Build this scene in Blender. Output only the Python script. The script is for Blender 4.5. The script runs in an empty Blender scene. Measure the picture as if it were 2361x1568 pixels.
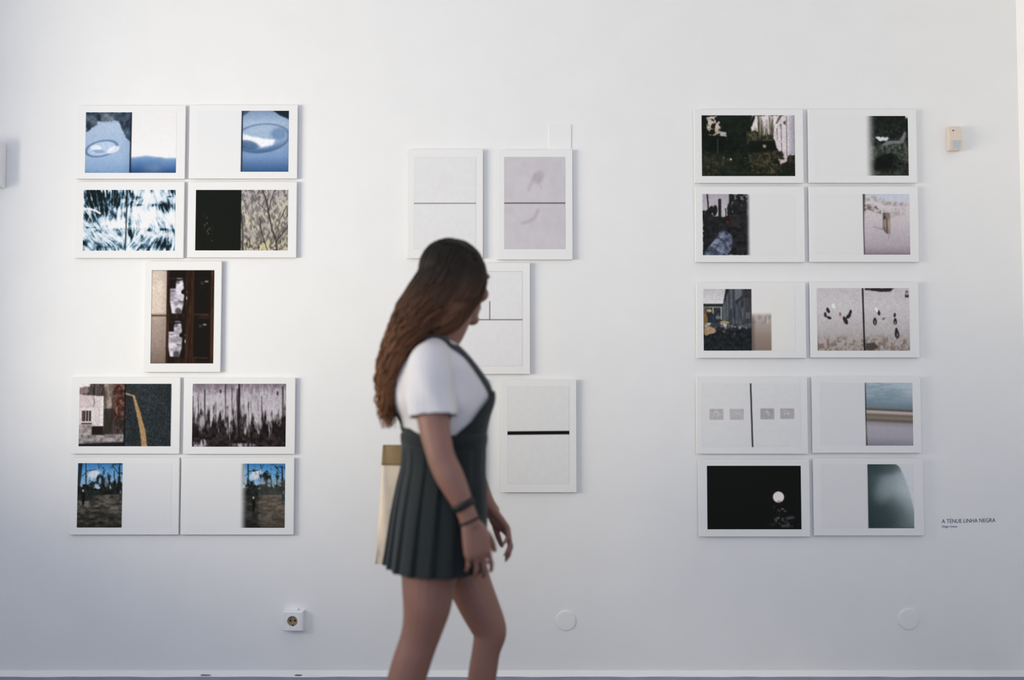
import bpy, bmesh, math, random
import numpy as np
from mathutils import Vector, Matrix
from mathutils.bvhtree import BVHTree

# ------------------------------------------------------------------ scene, camera
SC = bpy.context.scene
COL = SC.collection
IW, IH = 2361, 1568
LENS = 35.0
F = IW * LENS / 36.0
CAM = Vector((0.0, -3.825, 1.2))
PITCH = math.radians(2.6)

def at(px, py, y=0.0):
    """The point at depth y (metres in front of the wall are negative) that the photo shows at pixel px, py."""
    dx, dv = (px - IW / 2) / F, (IH / 2 - py) / F
    d = Vector((dx, math.cos(PITCH) - dv * math.sin(PITCH), math.sin(PITCH) + dv * math.cos(PITCH)))
    t = (y - CAM.y) / d.y
    return CAM + d * t

cam_data = bpy.data.cameras.new('camera')
cam = bpy.data.objects.new('camera', cam_data)
COL.objects.link(cam)
cam.location = CAM
cam.rotation_euler = (math.pi / 2 + PITCH, 0, 0)
cam_data.lens = LENS
cam_data.sensor_width = 36.0
cam_data.clip_start = 0.05
cam_data.dof.use_dof = True
cam_data.dof.focus_distance = 3.83
cam_data.dof.aperture_fstop = 0.95
SC.camera = cam

SC.view_settings.view_transform = 'Standard'
SC.view_settings.look = 'None'
SC.view_settings.exposure = 0.0
SC.cycles.use_denoising = True
SC.cycles.max_bounces = 6
SC.cycles.adaptive_threshold = 0.02
SC.cycles.diffuse_bounces = 4

# ------------------------------------------------------------------ helpers
def lin(c):
    c = np.asarray(c, dtype=float) / 255.0
    return np.where(c <= 0.04045, c / 12.92, ((c + 0.055) / 1.055) ** 2.4)

def material(name, rgb, rough=0.6, spec=0.3, noise=0.0, nscale=20.0, bump=0.0, bscale=200.0, sheen=0.0, metal=0.0):
    """Procedural material: base colour mottled by a noise texture, optional noise bump. rgb in 0-255 sRGB."""
    m = bpy.data.materials.new(name)
    m.use_nodes = True
    nt = m.node_tree
    b = nt.nodes['Principled BSDF']
    c = [float(v) for v in lin(rgb)]
    b.inputs['Base Color'].default_value = (*c, 1)
    b.inputs['Roughness'].default_value = rough
    b.inputs['Specular IOR Level'].default_value = spec
    b.inputs['Metallic'].default_value = metal
    if sheen:
        b.inputs['Sheen Weight'].default_value = sheen
    tc = nt.nodes.new('ShaderNodeTexCoord')
    if noise:
        n = nt.nodes.new('ShaderNodeTexNoise')
        n.inputs['Scale'].default_value = nscale
        n.inputs['Detail'].default_value = 5
        nt.links.new(tc.outputs['Object'], n.inputs['Vector'])
        r = nt.nodes.new('ShaderNodeValToRGB')
        r.color_ramp.elements[0].position = 0.3
        r.color_ramp.elements[1].position = 0.7
        r.color_ramp.elements[0].color = (*[v * (1 - noise) for v in c], 1)
        r.color_ramp.elements[1].color = (*[min(1, v * (1 + noise)) for v in c], 1)
        nt.links.new(n.outputs['Fac'], r.inputs['Fac'])
        nt.links.new(r.outputs['Color'], b.inputs['Base Color'])
    if bump:
        n2 = nt.nodes.new('ShaderNodeTexNoise')
        n2.inputs['Scale'].default_value = bscale
        n2.inputs['Detail'].default_value = 4
        nt.links.new(tc.outputs['Object'], n2.inputs['Vector'])
        bp = nt.nodes.new('ShaderNodeBump')
        bp.inputs['Strength'].default_value = bump
        bp.inputs['Distance'].default_value = 0.002
        nt.links.new(n2.outputs['Fac'], bp.inputs['Height'])
        nt.links.new(bp.outputs['Normal'], b.inputs['Normal'])
    return m

def vcol_material(name, rough=0.5, spec=0.3):
    m = bpy.data.materials.new(name)
    m.use_nodes = True
    nt = m.node_tree
    b = nt.nodes['Principled BSDF']
    a = nt.nodes.new('ShaderNodeAttribute')
    a.attribute_name = 'ink'
    nt.links.new(a.outputs['Color'], b.inputs['Base Color'])
    b.inputs['Roughness'].default_value = rough
    b.inputs['Specular IOR Level'].default_value = spec
    return m

def link(name, me, mat=None, parent=None, smooth=False):
    o = bpy.data.objects.new(name, me)
    COL.objects.link(o)
    if mat:
        me.materials.append(mat)
    if parent:
        o.parent = parent
        o.matrix_parent_inverse = parent_inv(parent)
    if smooth:
        me.polygons.foreach_set('use_smooth', [True] * len(me.polygons))
    return o

def parent_inv(p):
    m = Matrix.Identity(4)
    while p:
        m = (p.matrix_parent_inverse @ p.matrix_basis if p.parent else p.matrix_basis.copy()) @ m
        p = p.parent
    return m.inverted()

def tag(o, label=None, cat=None, group=None, kind=None):
    for k, v in (('label', label), ('category', cat), ('group', group), ('kind', kind)):
        if v:
            o[k] = v
    return o

def mesh_from(verts, faces, name='mesh'):
    me = bpy.data.meshes.new(name)
    me.from_pydata([tuple(v) for v in verts], [], faces)
    me.update()
    return me

def from_bm(bm, name='mesh'):
    me = bpy.data.meshes.new(name)
    bmesh.ops.recalc_face_normals(bm, faces=bm.faces)
    bm.to_mesh(me)
    bm.free()
    return me

def add_box(bm, lo, hi, bevel=0.0, seg=2):
    r = bmesh.ops.create_cube(bm, size=1.0)
    vs = r['verts']
    lo, hi = Vector(lo), Vector(hi)
    for v in vs:
        v.co = Vector(((lo[i] + hi[i]) / 2 + v.co[i] * (hi[i] - lo[i])) for i in range(3))
    if bevel:
        es = list({e for v in vs for e in v.link_edges})
        bmesh.ops.bevel(bm, geom=es, offset=bevel, segments=seg, affect='EDGES', profile=0.5)
    return vs

def box(name, lo, hi, mat, parent=None, bevel=0.0, seg=2):
    bm = bmesh.new()
    add_box(bm, lo, hi, bevel, seg)
    return link(name, from_bm(bm, name), mat, parent)

def grid_mesh(rows, close_u=True, cap=True):
    """rows: list of rings (lists of points), joined into a tube; caps close the two ends."""
    n = len(rows[0])
    V = [tuple(p) for r in rows for p in r]
    Fc = []
    for i in range(len(rows) - 1):
        for j in range(n if close_u else n - 1):
            k = (j + 1) % n
            Fc.append((i * n + j, i * n + k, (i + 1) * n + k, (i + 1) * n + j))
    if cap and close_u:
        for i, flip in ((0, True), (len(rows) - 1, False)):
            c = sum((Vector(p) for p in rows[i]), Vector()) / n
            V.append(tuple(c))
            ci = len(V) - 1
            for j in range(n):
                k = (j + 1) % n
                Fc.append((ci, i * n + k, i * n + j) if flip else (ci, i * n + j, i * n + k))
    return V, Fc

def catmull(pts, per=6):
    """Smooth resampling of a list of numpy rows (any width)."""
    P = np.array(pts, dtype=float)
    P = np.vstack([2 * P[0] - P[1], P, 2 * P[-1] - P[-2]])
    out = []
    for i in range(1, len(P) - 2):
        for t in np.linspace(0, 1, per, endpoint=False):
            a, b, c, d = P[i - 1], P[i], P[i + 1], P[i + 2]
            out.append(0.5 * ((2 * b) + (c - a) * t + (2 * a - 5 * b + 4 * c - d) * t * t + (3 * b - a - 3 * c + d) * t ** 3))
    out.append(P[-2])
    return np.array(out)

def tube_rings(pts, n=20, per=6, ref=(0, 1, 0), round_ends=True):
    """pts: (x, y, z, ra, rb): a limb; ra is the half width along ref's side, rb across it."""
    R = catmull(pts, per)
    if len(pts) == 2:
        R = np.array([np.array(pts[0]) * (1 - t) + np.array(pts[1]) * t for t in np.linspace(0, 1, per + 1)])
    C = [Vector(r[:3]) for r in R]
    rad = [(max(r[3], 1e-4), max(r[4], 1e-4)) for r in R]
    T = []
    for i in range(len(C)):
        a, b = C[max(i - 1, 0)], C[min(i + 1, len(C) - 1)]
        T.append((b - a).normalized())
    if round_ends:
        for end, sgn in ((0, -1), (-1, 1)):
            c, t, (ra, rb) = C[end], T[end], rad[end]
            L = min(ra, rb)
            new = []
            for k in (0.35, 0.65, 0.87, 0.97):
                s = math.sqrt(max(0, 1 - k * k))
                new.append((c + t * sgn * L * k, t, (ra * s, rb * s)))
            if end == 0:
                new.reverse()
                C = [x[0] for x in new] + C; T = [x[1] for x in new] + T; rad = [x[2] for x in new] + rad
            else:
                C += [x[0] for x in new]; T += [x[1] for x in new]; rad += [x[2] for x in new]
    rows = []
    ref = Vector(ref)
    for c, t, (ra, rb) in zip(C, T, rad):
        u = (ref - t * ref.dot(t)).normalized()
        v = t.cross(u)
        rows.append([c + u * (ra * math.cos(a)) + v * (rb * math.sin(a)) for a in np.linspace(0, 2 * math.pi, n, endpoint=False)])
    return rows

class Clay:
    """Collects closed shapes and fuses them into one continuous surface."""
    def __init__(self):
        self.V, self.F = [], []
    def add(self, V, Fc):
        o = len(self.V)
        self.V += [tuple(v) for v in V]
        self.F += [tuple(i + o for i in f) for f in Fc]
    def limb(self, pts, n=20, per=6, ref=(0, 1, 0), round_ends=True):
        self.add(*grid_mesh(tube_rings(pts, n, per, ref, round_ends)))
    def rings(self, rows):
        self.add(*grid_mesh(rows))
    def blob(self, M, r, seg=24):
        """ellipsoid of radii r in the frame M"""
        V, Fc = [], []
        rings = seg // 2
        rows = []
        for i in range(1, rings):
            th = math.pi * i / rings
            rows.append([M @ Vector((r[0] * math.sin(th) * math.cos(a), r[1] * math.sin(th) * math.sin(a), r[2] * math.cos(th)))
                         for a in np.linspace(0, 2 * math.pi, seg, endpoint=False)])
        self.add(*grid_mesh(rows))
    def fuse(self, voxel, smooth=4, factor=0.5):
        me = mesh_from(self.V, self.F)
        o = bpy.data.objects.new('clay', me)
        COL.objects.link(o)
        r = o.modifiers.new('r', 'REMESH')
        r.mode = 'VOXEL'
        r.voxel_size = voxel
        if smooth:
            s = o.modifiers.new('s', 'SMOOTH')
            s.factor = factor
            s.iterations = smooth
        dg = bpy.context.evaluated_depsgraph_get()
        out = bpy.data.meshes.new_from_object(o.evaluated_get(dg))
        bpy.data.objects.remove(o)
        bpy.data.meshes.remove(me)
        return out

def get_co(me):
    a = np.empty(len(me.vertices) * 3, dtype=np.float32)
    me.vertices.foreach_get('co', a)
    return a.reshape(-1, 3)

def set_co(me, a):
    me.vertices.foreach_set('co', np.ascontiguousarray(a, dtype=np.float32).ravel())
    me.update()

def set_ink(me, rgb):
    """rgb: linear colours, one per vertex"""
    at_ = me.color_attributes.new('ink', 'FLOAT_COLOR', 'POINT')
    a = np.ones((len(me.vertices), 4), dtype=np.float32)
    a[:, :3] = rgb
    at_.data.foreach_set('color', a.ravel())

def modified(me, fn):
    """apply modifiers set up by fn(object) and return the resulting mesh"""
    o = bpy.data.objects.new('tmp', me)
    COL.objects.link(o)
    fn(o)
    dg = bpy.context.evaluated_depsgraph_get()
    out = bpy.data.meshes.new_from_object(o.evaluated_get(dg))
    bpy.data.objects.remove(o)
    return out
# ------------------------------------------------------------------ the room
RX = at(2357, 640).x          # right wall
LX = -2.39                    # left wall
CEIL = 3.6
YF = -5.2
WALL = material('white_plaster', (240, 239, 235), 0.75, 0.2, noise=0.012, nscale=6, bump=0.08, bscale=180)
FLOOR = material('grey_concrete', (78, 79, 84), 0.55, 0.3, noise=0.06, nscale=5, bump=0.1, bscale=60)
SKIRT = material('blue_grey_baseboard_paint', (165, 171, 184), 0.6, 0.3, noise=0.08, nscale=14, bump=0.1, bscale=80)

def struct(o):
    o['kind'] = 'structure'
    return o

struct(box('wall_back', (LX - 0.3, 0, 0), (RX + 0.2, 0.2, CEIL), WALL))
WALL_R = material('lit_white_plaster', (250, 249, 246), 0.75, 0.2, noise=0.01, nscale=6, bump=0.08, bscale=180)  # same plaster whitened, so the window light on this wall is partly painted in
struct(box('wall_right', (RX, YF, 0), (RX + 0.2, 0, CEIL), WALL_R))
struct(box('floor', (LX - 0.3, YF, -0.1), (RX + 0.2, 0.2, 0), FLOOR))
struct(box('ceiling', (LX - 0.3, YF, CEIL), (RX + 0.2, 0.2, CEIL + 0.1), WALL))
WY0, WY1, WZ0, WZ1 = -3.22, -0.69, 1.01, 2.93     # window opening in the left wall
bm = bmesh.new()
for lo, hi in (((LX - 0.3, YF, 0), (LX, WY0, CEIL)), ((LX - 0.3, WY1, 0), (LX, 0, CEIL)),
               ((LX - 0.3, WY0, 0), (LX, WY1, WZ0)), ((LX - 0.3, WY0, WZ1), (LX, WY1, CEIL))):
    add_box(bm, lo, hi)
struct(link('wall_left', from_bm(bm), WALL))

# baseboards: a rounded plaster lip above a blue-grey painted face
def baseboard(name, length_axis, a, b, wallpos, z_top):
    prof = [(0.0, z_top + 0.020), (0.004, z_top + 0.016), (0.010, z_top + 0.009), (0.0155, z_top + 0.003), (0.018, z_top), (0.017, z_top - 0.002), (0.017, 0.0)]
    n = 60
    V, Fc, mi = [], [], []
    rnd = random.Random(5)
    for i in range(n + 1):
        s = a + (b - a) * i / n
        for k, (d, z) in enumerate(prof):
            j = rnd.uniform(-0.0012, 0.0012) if k in (3, 4, 5) else 0
            V.append((s, -d, z + j) if length_axis == 'x' else (wallpos - d, s, z + j))
    m = len(prof)
    for i in range(n):
        for k in range(m - 1):
            Fc.append((i * m + k, (i + 1) * m + k, (i + 1) * m + k + 1, i * m + k + 1))
            mi.append(0 if k < 4 else 1)
    me = mesh_from(V, Fc)
    o = link(name, me)
    me.materials.append(WALL)
    me.materials.append(SKIRT)
    me.polygons.foreach_set('material_index', mi)
    return struct(o)

ZB = at(1180, 1561, -0.018).z
baseboard('baseboard_back', 'x', LX, RX, 0, ZB)
baseboard('baseboard_right', 'y', 0, YF, RX, ZB)

# small chips knocked out of the plaster lip
CHIP = material('bare_brown_plaster', (96, 84, 74), 0.9)
def chip(px, w, label):
    rnd = random.Random(px)
    c = at(px, 1556.5, -0.0175)
    pts = []
    for k in range(16):
        a = 2 * math.pi * k / 16
        pts.append((w / 600 / 2 * math.cos(a) * rnd.uniform(.75, 1.1), 0.0022 * math.sin(a) * rnd.uniform(.6, 1.3)))
    V = [(c.x + x, c.y, c.z + z) for x, z in pts] + [(c.x + x, c.y - 0.0014, c.z + z) for x, z in pts]
    Fc = [tuple(range(16, 32))] + [(i, (i + 1) % 16, 16 + (i + 1) % 16, 16 + i) for i in range(16)]
    o = link('plaster_chip', mesh_from(V, Fc), CHIP)
    tag(o, label, 'wall chip', 'chips in the wall lip')
chip(688, 17, 'short dark chip in the plaster lip straight below the power socket')
chip(474, 25, 'long thin brown chip in the plaster lip to the left of the power socket')

# ------------------------------------------------------------------ light
def area(name, loc, rot, sx, sy, power, color, spread=180):
    d = bpy.data.lights.new(name, 'AREA')
    d.shape = 'RECTANGLE'
    d.size, d.size_y = sx, sy
    d.energy = power
    d.color = color
    d.spread = math.radians(spread)
    o = bpy.data.objects.new(name, d)
    COL.objects.link(o)
    o.location = loc
    o.rotation_euler = rot
    return o

KEY = 291
n = Vector((math.cos(.926) * math.cos(.393), math.sin(.926) * math.cos(.393), -math.sin(.393)))
key = area('window_daylight', (-5.0, -2.279, 1.316), (0, 0, 0), 3.51, 1.586, KEY, (1.0, 0.905, 0.70))
key.rotation_euler = n.to_track_quat('-Z', 'Y').to_euler()
w = bpy.data.worlds.new('world')
SC.world = w
w.use_nodes = True
bg = w.node_tree.nodes['Background']
bg.inputs['Color'].default_value = (0.69, 0.775, 1.03, 1)
bg.inputs['Strength'].default_value = 1.48

# ------------------------------------------------------------------ fittings on the wall
CREAM = material('aged_cream_plastic', (224, 210, 194), 0.45, 0.4)
CREAM_D = material('aged_tan_plastic', (205, 188, 165), 0.5, 0.4)
WPLASTIC = material('white_plastic', (240, 240, 240), 0.4, 0.4)
LENSM = material('frosted_lens', (196, 202, 206), 0.35, 0.5, bump=0.3, bscale=900)
DARK = material('dark_hole', (22, 20, 18), 0.8)
OCHRE = material('ochre_socket_insert', (150, 132, 98), 0.5, 0.4, noise=0.1, nscale=80)
BRASS = material('brass_contact', (200, 180, 120), 0.3, 0.5, metal=0.9)

def prism(profile, x0, x1):
    """profile (y, z) points extruded from x0 to x1, ends closed"""
    n = len(profile)
    V = [(x0, y, z) for y, z in profile] + [(x1, y, z) for y, z in profile]
    Fc = [tuple(range(n))[::-1], tuple(range(n, 2 * n))] + [(i, (i + 1) % n, n + (i + 1) % n, n + i) for i in range(n)]
    bm = bmesh.new()
    vs = [bm.verts.new(v) for v in V]
    for f in Fc:
        bm.faces.new([vs[i] for i in f])
    bmesh.ops.bevel(bm, geom=list(bm.edges), offset=0.0015, segments=2, affect='EDGES')
    return from_bm(bm)

# motion sensor, upper right
c = at(2203, 318, -0.03)
ms = bpy.data.objects.new('motion_detector', None)
COL.objects.link(ms)
ms.location = (c.x, 0, c.z)
tag(ms, 'small cream plastic motion sensor with pale lens on the wall beside the corner', 'motion sensor')
sw, sh = 0.0225, 0.0465
prof = [(0.0, sh), (-0.026, sh), (-0.034, sh * .5), (-0.038, -0.010), (-0.026, -sh), (0.0, -sh)]
prof = [(y, z + c.z) for y, z in prof]
link('housing', prism(prof, c.x - sw, c.x + sw), CREAM, ms)
lens_prof = [(-0.031, c.z - .012), (-0.0395, c.z - .012), (-0.0285, c.z - .042), (-0.02, c.z - .042)]
link('lens', prism(lens_prof, c.x - .012, c.x + .0145), LENSM, ms)
bm = bmesh.new()
bmesh.ops.create_cone(bm, cap_ends=True, segments=16, radius1=.0022, radius2=.0022, depth=.004,
                      matrix=Matrix.Translation((c.x - .010, -.0335, c.z + .028)) @ Matrix.Rotation(math.pi / 2, 4, 'X'))
link('indicator_hole', from_bm(bm), DARK, ms)

# power socket
c = at(677.5, 1431, -0.02)
ps = bpy.data.objects.new('power_socket', None)
COL.objects.link(ps)
ps.location = (c.x, 0, c.z)
tag(ps, 'square white surface-mounted power socket with ochre round recess low on the wall', 'power socket')
hw = 0.0365
bm = bmesh.new()
N = 48
# box with a round recess in its face
def ring(r, y, n=N):
    return [bm.verts.new((c.x - .003 + r * math.cos(2 * math.pi * k / n), y, c.z + r * math.sin(2 * math.pi * k / n))) for k in range(n)]
def sq(h, y, rad=0.004, n=N):
    vs = []
    for k in range(n):
        a = 2 * math.pi * k / n
        x, z = math.cos(a), math.sin(a)
        s = h / max(abs(x), abs(z))
        vs.append(bm.verts.new((c.x + x * s, y, c.z + z * s)))
    return vs
loops = [sq(hw, 0.0), sq(hw, -0.030), sq(hw - .003, -0.034), sq(hw - .0065, -0.034), sq(hw - .0075, -0.0325), sq(hw - .009, -0.034), ring(.0205, -.034), ring(.0195, -.033), ring(.0185, -.014)]
for a, b in zip(loops, loops[1:]):
    for k in range(N):
        bm.faces.new((a[k], a[(k + 1) % N], b[(k + 1) % N], b[k]))
bm.faces.new(loops[0])
link('box', from_bm(bm), WPLASTIC, ps)
box('cable_cover', (c.x - .013, -.014, c.z + hw - .0005), (c.x + .013, 0, c.z + hw + .008), WPLASTIC, ps, .002)
bm = bmesh.new()
bmesh.ops.create_cone(bm, cap_ends=True, segments=40, radius1=.0187, radius2=.0187, depth=.012,
                      matrix=Matrix.Translation((c.x - .003, -.018, c.z)) @ Matrix.Rotation(math.pi / 2, 4, 'X'))
ins = link('socket_insert', from_bm(bm), OCHRE, ps)
for dx in (-.0085, .0085):
    bm = bmesh.new()
    bmesh.ops.create_cone(bm, cap_ends=True, segments=20, radius1=.0034, radius2=.0034, depth=.002,
                          matrix=Matrix.Translation((c.x - .003 + dx, -.0247, c.z + .001)) @ Matrix.Rotation(math.pi / 2, 4, 'X'))
    link('pin_hole', from_bm(bm), DARK, ins)
for dz in (-.016, .016):
    box('earth_clip', (c.x - .0055, -.028, c.z + dz - .002), (c.x - .0005, -.022, c.z + dz + .002), BRASS if dz > 0 else DARK, ins, .0006)

# two round blank plates painted over like the wall
for px, py, r, lab in ((1304.5, 1431, 22.5, 'round painted blank wall plate below the centre panels behind the walking person'),
                       (2094.5, 1427.5, 23.5, 'round painted blank wall plate low on the wall below the right-hand panels')):
    c = at(px, py)
    R = r / 600
    rows = []
    for rr, y in ((R, 0.0), (R, -.0025), (R - .0012, -.004), (R * .8, -.0046), (R * .45, -.0048), (R * .1, -.0048)):
        rows.append([(c.x + rr * math.cos(a), y, c.z + rr * math.sin(a)) for a in np.linspace(0, 2 * math.pi, 48, endpoint=False)])
    V, Fc = grid_mesh(rows)
    o = link('blank_wall_plate', mesh_from(V, Fc), WALL)
    tag(o, lab, 'cover plate', 'round blank wall plates')

# white fitting cut by the left edge of the photo
a, b = at(-95, 318, -0.09), at(-14, 424, -0.09)
o = box('wall_box', (a.x, -0.09, b.z), (b.x, 0, a.z), WPLASTIC, None, .006, 3)
tag(o, 'white box fixed to the wall, cut off by the left edge of the photo', 'wall box')

# thin white hanging card above the right upper centre panel
a, b = at(1265.5, 287, -0.004), at(1317, 352, -0.004)
o = box('hanging_card', (a.x, -0.0032, b.z), (b.x, 0, a.z), WALL, None, .0004, 1)
tag(o, 'thin blank white card flat on the wall, showing above the grey two-part centre panel', 'card')

# lettering on the wall
INK = material('dark_blue_vinyl', (52, 50, 88), 0.6)
def lettering(name, txt, px0, px1, py_base, size_px, parent):
    cu = bpy.data.curves.new(name, 'FONT')
    cu.body = txt
    cu.size = 0.05
    cu.extrude = 0.0002
    cu.offset = -0.0003
    t = bpy.data.objects.new('tmp_text', cu)
    COL.objects.link(t)
    dg = bpy.context.evaluated_depsgraph_get()
    me = bpy.data.meshes.new_from_object(t.evaluated_get(dg))
    bpy.data.objects.remove(t)
    co = get_co(me).copy()
    x0, x1 = co[:, 0].min(), co[:, 0].max()
    A, B = at(px0, py_base), at(px1, py_base - 4.5 * (px1 - px0) / 123 * .6)
    sx = (B.x - A.x) / (x1 - x0)
    sz = size_px / 600 / 0.0345       # capital height of the built-in face
    new = np.zeros_like(co)
    new[:, 0] = A.x + (co[:, 0] - x0) * sx
    new[:, 2] = A.z + co[:, 1] * sz + (co[:, 0] - x0) / (x1 - x0) * (B.z - A.z)
    new[:, 1] = -0.0006 - co[:, 2]
    set_co(me, new)
    return link(name, me, INK, parent)
wl = bpy.data.objects.new('wall_lettering', None)
COL.objects.link(wl)
wl.location = at(2172, 1212)
tag(wl, 'dark blue exhibition title and smaller name lettered on the wall at right', 'lettering')
lettering('title_line', 'A TÉNUE LINHA NEGRA', 2171.5, 2295, 1206.5, 9.0, wl)
lettering('name_line', 'Hugo Sousa', 2172, 2207, 1216.5, 5.0, wl)
# ------------------------------------------------------------------ painted prints
def smooth01(x):
    x = np.clip(x, 0, 1)
    return x * x * (3 - 2 * x)

class Pic:
    """A picture painted as numbers; x and y run 0..1 from the top left, colours are 0-255 sRGB."""
    def __init__(self, w, h, bg, seed):
        self.w, self.h = w, h
        self.X, self.Y = np.meshgrid(np.linspace(0, 1, w), np.linspace(0, 1, h))
        self.a = np.empty((h, w, 3))
        self.a[:] = bg
        self.rs = np.random.RandomState(seed)
        self.asp = w / h
    def noise1(self, fx, fy):
        gw, gh = max(2, int(fx) + 2), max(2, int(fy) + 2)
        g = self.rs.rand(gh, gw)
        x, y = self.X * fx, self.Y * fy
        x0, y0 = np.minimum(x.astype(int), gw - 2), np.minimum(y.astype(int), gh - 2)
        u, v = smooth01(x - x0), smooth01(y - y0)
        return (g[y0, x0] * (1 - u) + g[y0, x0 + 1] * u) * (1 - v) + (g[y0 + 1, x0] * (1 - u) + g[y0 + 1, x0 + 1] * u) * v
    def fbm(self, fx, fy, oct=4, gain=.55):
        s, amp, tot = 0, 1, 0
        for k in range(oct):
            s = s + amp * self.noise1(fx * 2 ** k, fy * 2 ** k)
            tot += amp
            amp *= gain
        return s / tot
    def put(self, mask, c):
        m = np.clip(mask, 0, 1)[..., None]
        self.a = self.a * (1 - m) + np.asarray(c, float) * m
    def ramp(self, t, stops):
        """stops: (t, colour)"""
        ts = [s[0] for s in stops]
        return np.stack([np.interp(t, ts, [s[1][k] for s in stops]) for k in range(3)], -1)
    def rect(self, x0, y0, x1, y1, soft=.004):
        e = lambda d, s: smooth01(d / s + .5)
        return e(self.X - x0, soft) * e(x1 - self.X, soft) * e(self.Y - y0, soft * self.asp) * e(y1 - self.Y, soft * self.asp)
    def ell(self, cx, cy, rx, ry, rot=0, soft=.1):
        c, s = math.cos(rot), math.sin(rot)
        dx, dy = (self.X - cx) * self.asp, self.Y - cy
        u, v = (dx * c + dy * s) / (rx * self.asp), (-dx * s + dy * c) / ry
        return smooth01((1 - np.sqrt(u * u + v * v)) / soft + .5)
    def ringm(self, cx, cy, rx, ry, rot, w, soft=.06):
        return self.ell(cx, cy, rx, ry, rot, soft) * (1 - self.ell(cx, cy, rx * (1 - w), ry * (1 - w), rot, soft))
    def poly(self, pts, blur=1, jit=0.0):
        m = np.zeros_like(self.X, bool)
        X = self.X + (jit * (self.fbm(30, 25, 3) - .5) if jit else 0)
        Y = self.Y + (jit * (self.fbm(30, 25, 3) - .5) if jit else 0)
        n = len(pts)
        for i in range(n):
            (x0, y0), (x1, y1) = pts[i], pts[(i + 1) % n]
            cond = ((y0 > Y) != (y1 > Y))
            xs = x0 + (Y - y0) * (x1 - x0) / ((y1 - y0) if y1 != y0 else 1e-9)
            m ^= cond & (X < xs)
        return self.blur(m.astype(float), blur)
    def line(self, pts, w, soft=.6, taper=None):
        """w: half width as a share of the height"""
        best = np.zeros_like(self.X)
        for i in range(len(pts) - 1):
            (x0, y0), (x1, y1) = pts[i], pts[i + 1]
            ax, ay = (self.X - x0) * self.asp, self.Y - y0
            bx, by = (x1 - x0) * self.asp, y1 - y0
            t = np.clip((ax * bx + ay * by) / max(bx * bx + by * by, 1e-9), 0, 1)
            d = np.hypot(ax - t * bx, ay - t * by)
            ww = w * (1 - t * (taper or 0))
            best = np.maximum(best, smooth01((ww - d) / (w * soft) + .5))
        return best
    def blur(self, m, k=1):
        for _ in range(int(k)):
            p = np.pad(m, 1, mode='edge')
            m = (p[1:-1, 1:-1] * 4 + p[:-2, 1:-1] * 2 + p[2:, 1:-1] * 2 + p[1:-1, :-2] * 2 + p[1:-1, 2:] * 2
                 + p[:-2, :-2] + p[2:, 2:] + p[:-2, 2:] + p[2:, :-2]) / 16
        return m
    def streaks(self, ang, grain=1.0, steps=9, seed=0):
        """noise drawn out along the angle field ang (radians, pixel space): hair-like strokes"""
        n = np.random.RandomState(seed).rand(self.h, self.w)
        n = self.blur(n, grain)
        yy, xx = np.mgrid[0:self.h, 0:self.w].astype(float)
        acc, k = n.copy(), 1
        for sgn in (-1, 1):
            x, y = xx.copy(), yy.copy()
            for _ in range(steps):
                xi, yi = np.clip(x.round().astype(int), 0, self.w - 1), np.clip(y.round().astype(int), 0, self.h - 1)
                x, y = x + sgn * np.cos(ang[yi, xi]), y + sgn * np.sin(ang[yi, xi])
                acc += n[np.clip(y.round().astype(int), 0, self.h - 1), np.clip(x.round().astype(int), 0, self.w - 1)]
                k += 1
        acc /= k
        acc = (acc - acc.mean()) / (acc.std() + 1e-9)
        return acc
    def tone(self, amt, fx=60, fy=40, oct=3):
        n = (self.fbm(fx, fy, oct) - .5) * 2 * amt
        self.a = np.clip(self.a * (1 + n[..., None]), 0, 255)
    def region(self, x0, x1):
        """a copy of the coordinates running 0..1 inside the columns x0..x1 plus the mask of those columns"""
        return (self.X - x0) / (x1 - x0), ((self.X >= x0) & (self.X < x1)).astype(float)

def sub(w, h, seed, fn):
    p = Pic(max(8, w), h, (0, 0, 0), seed)
    fn(p)
    return np.clip(p.a, 0, 255)

def paste(p, a, x0):
    i = int(round(x0 * p.w))
    w = min(a.shape[1], p.w - i)
    p.a[:, i:i + w] = a[:, :w]

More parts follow.
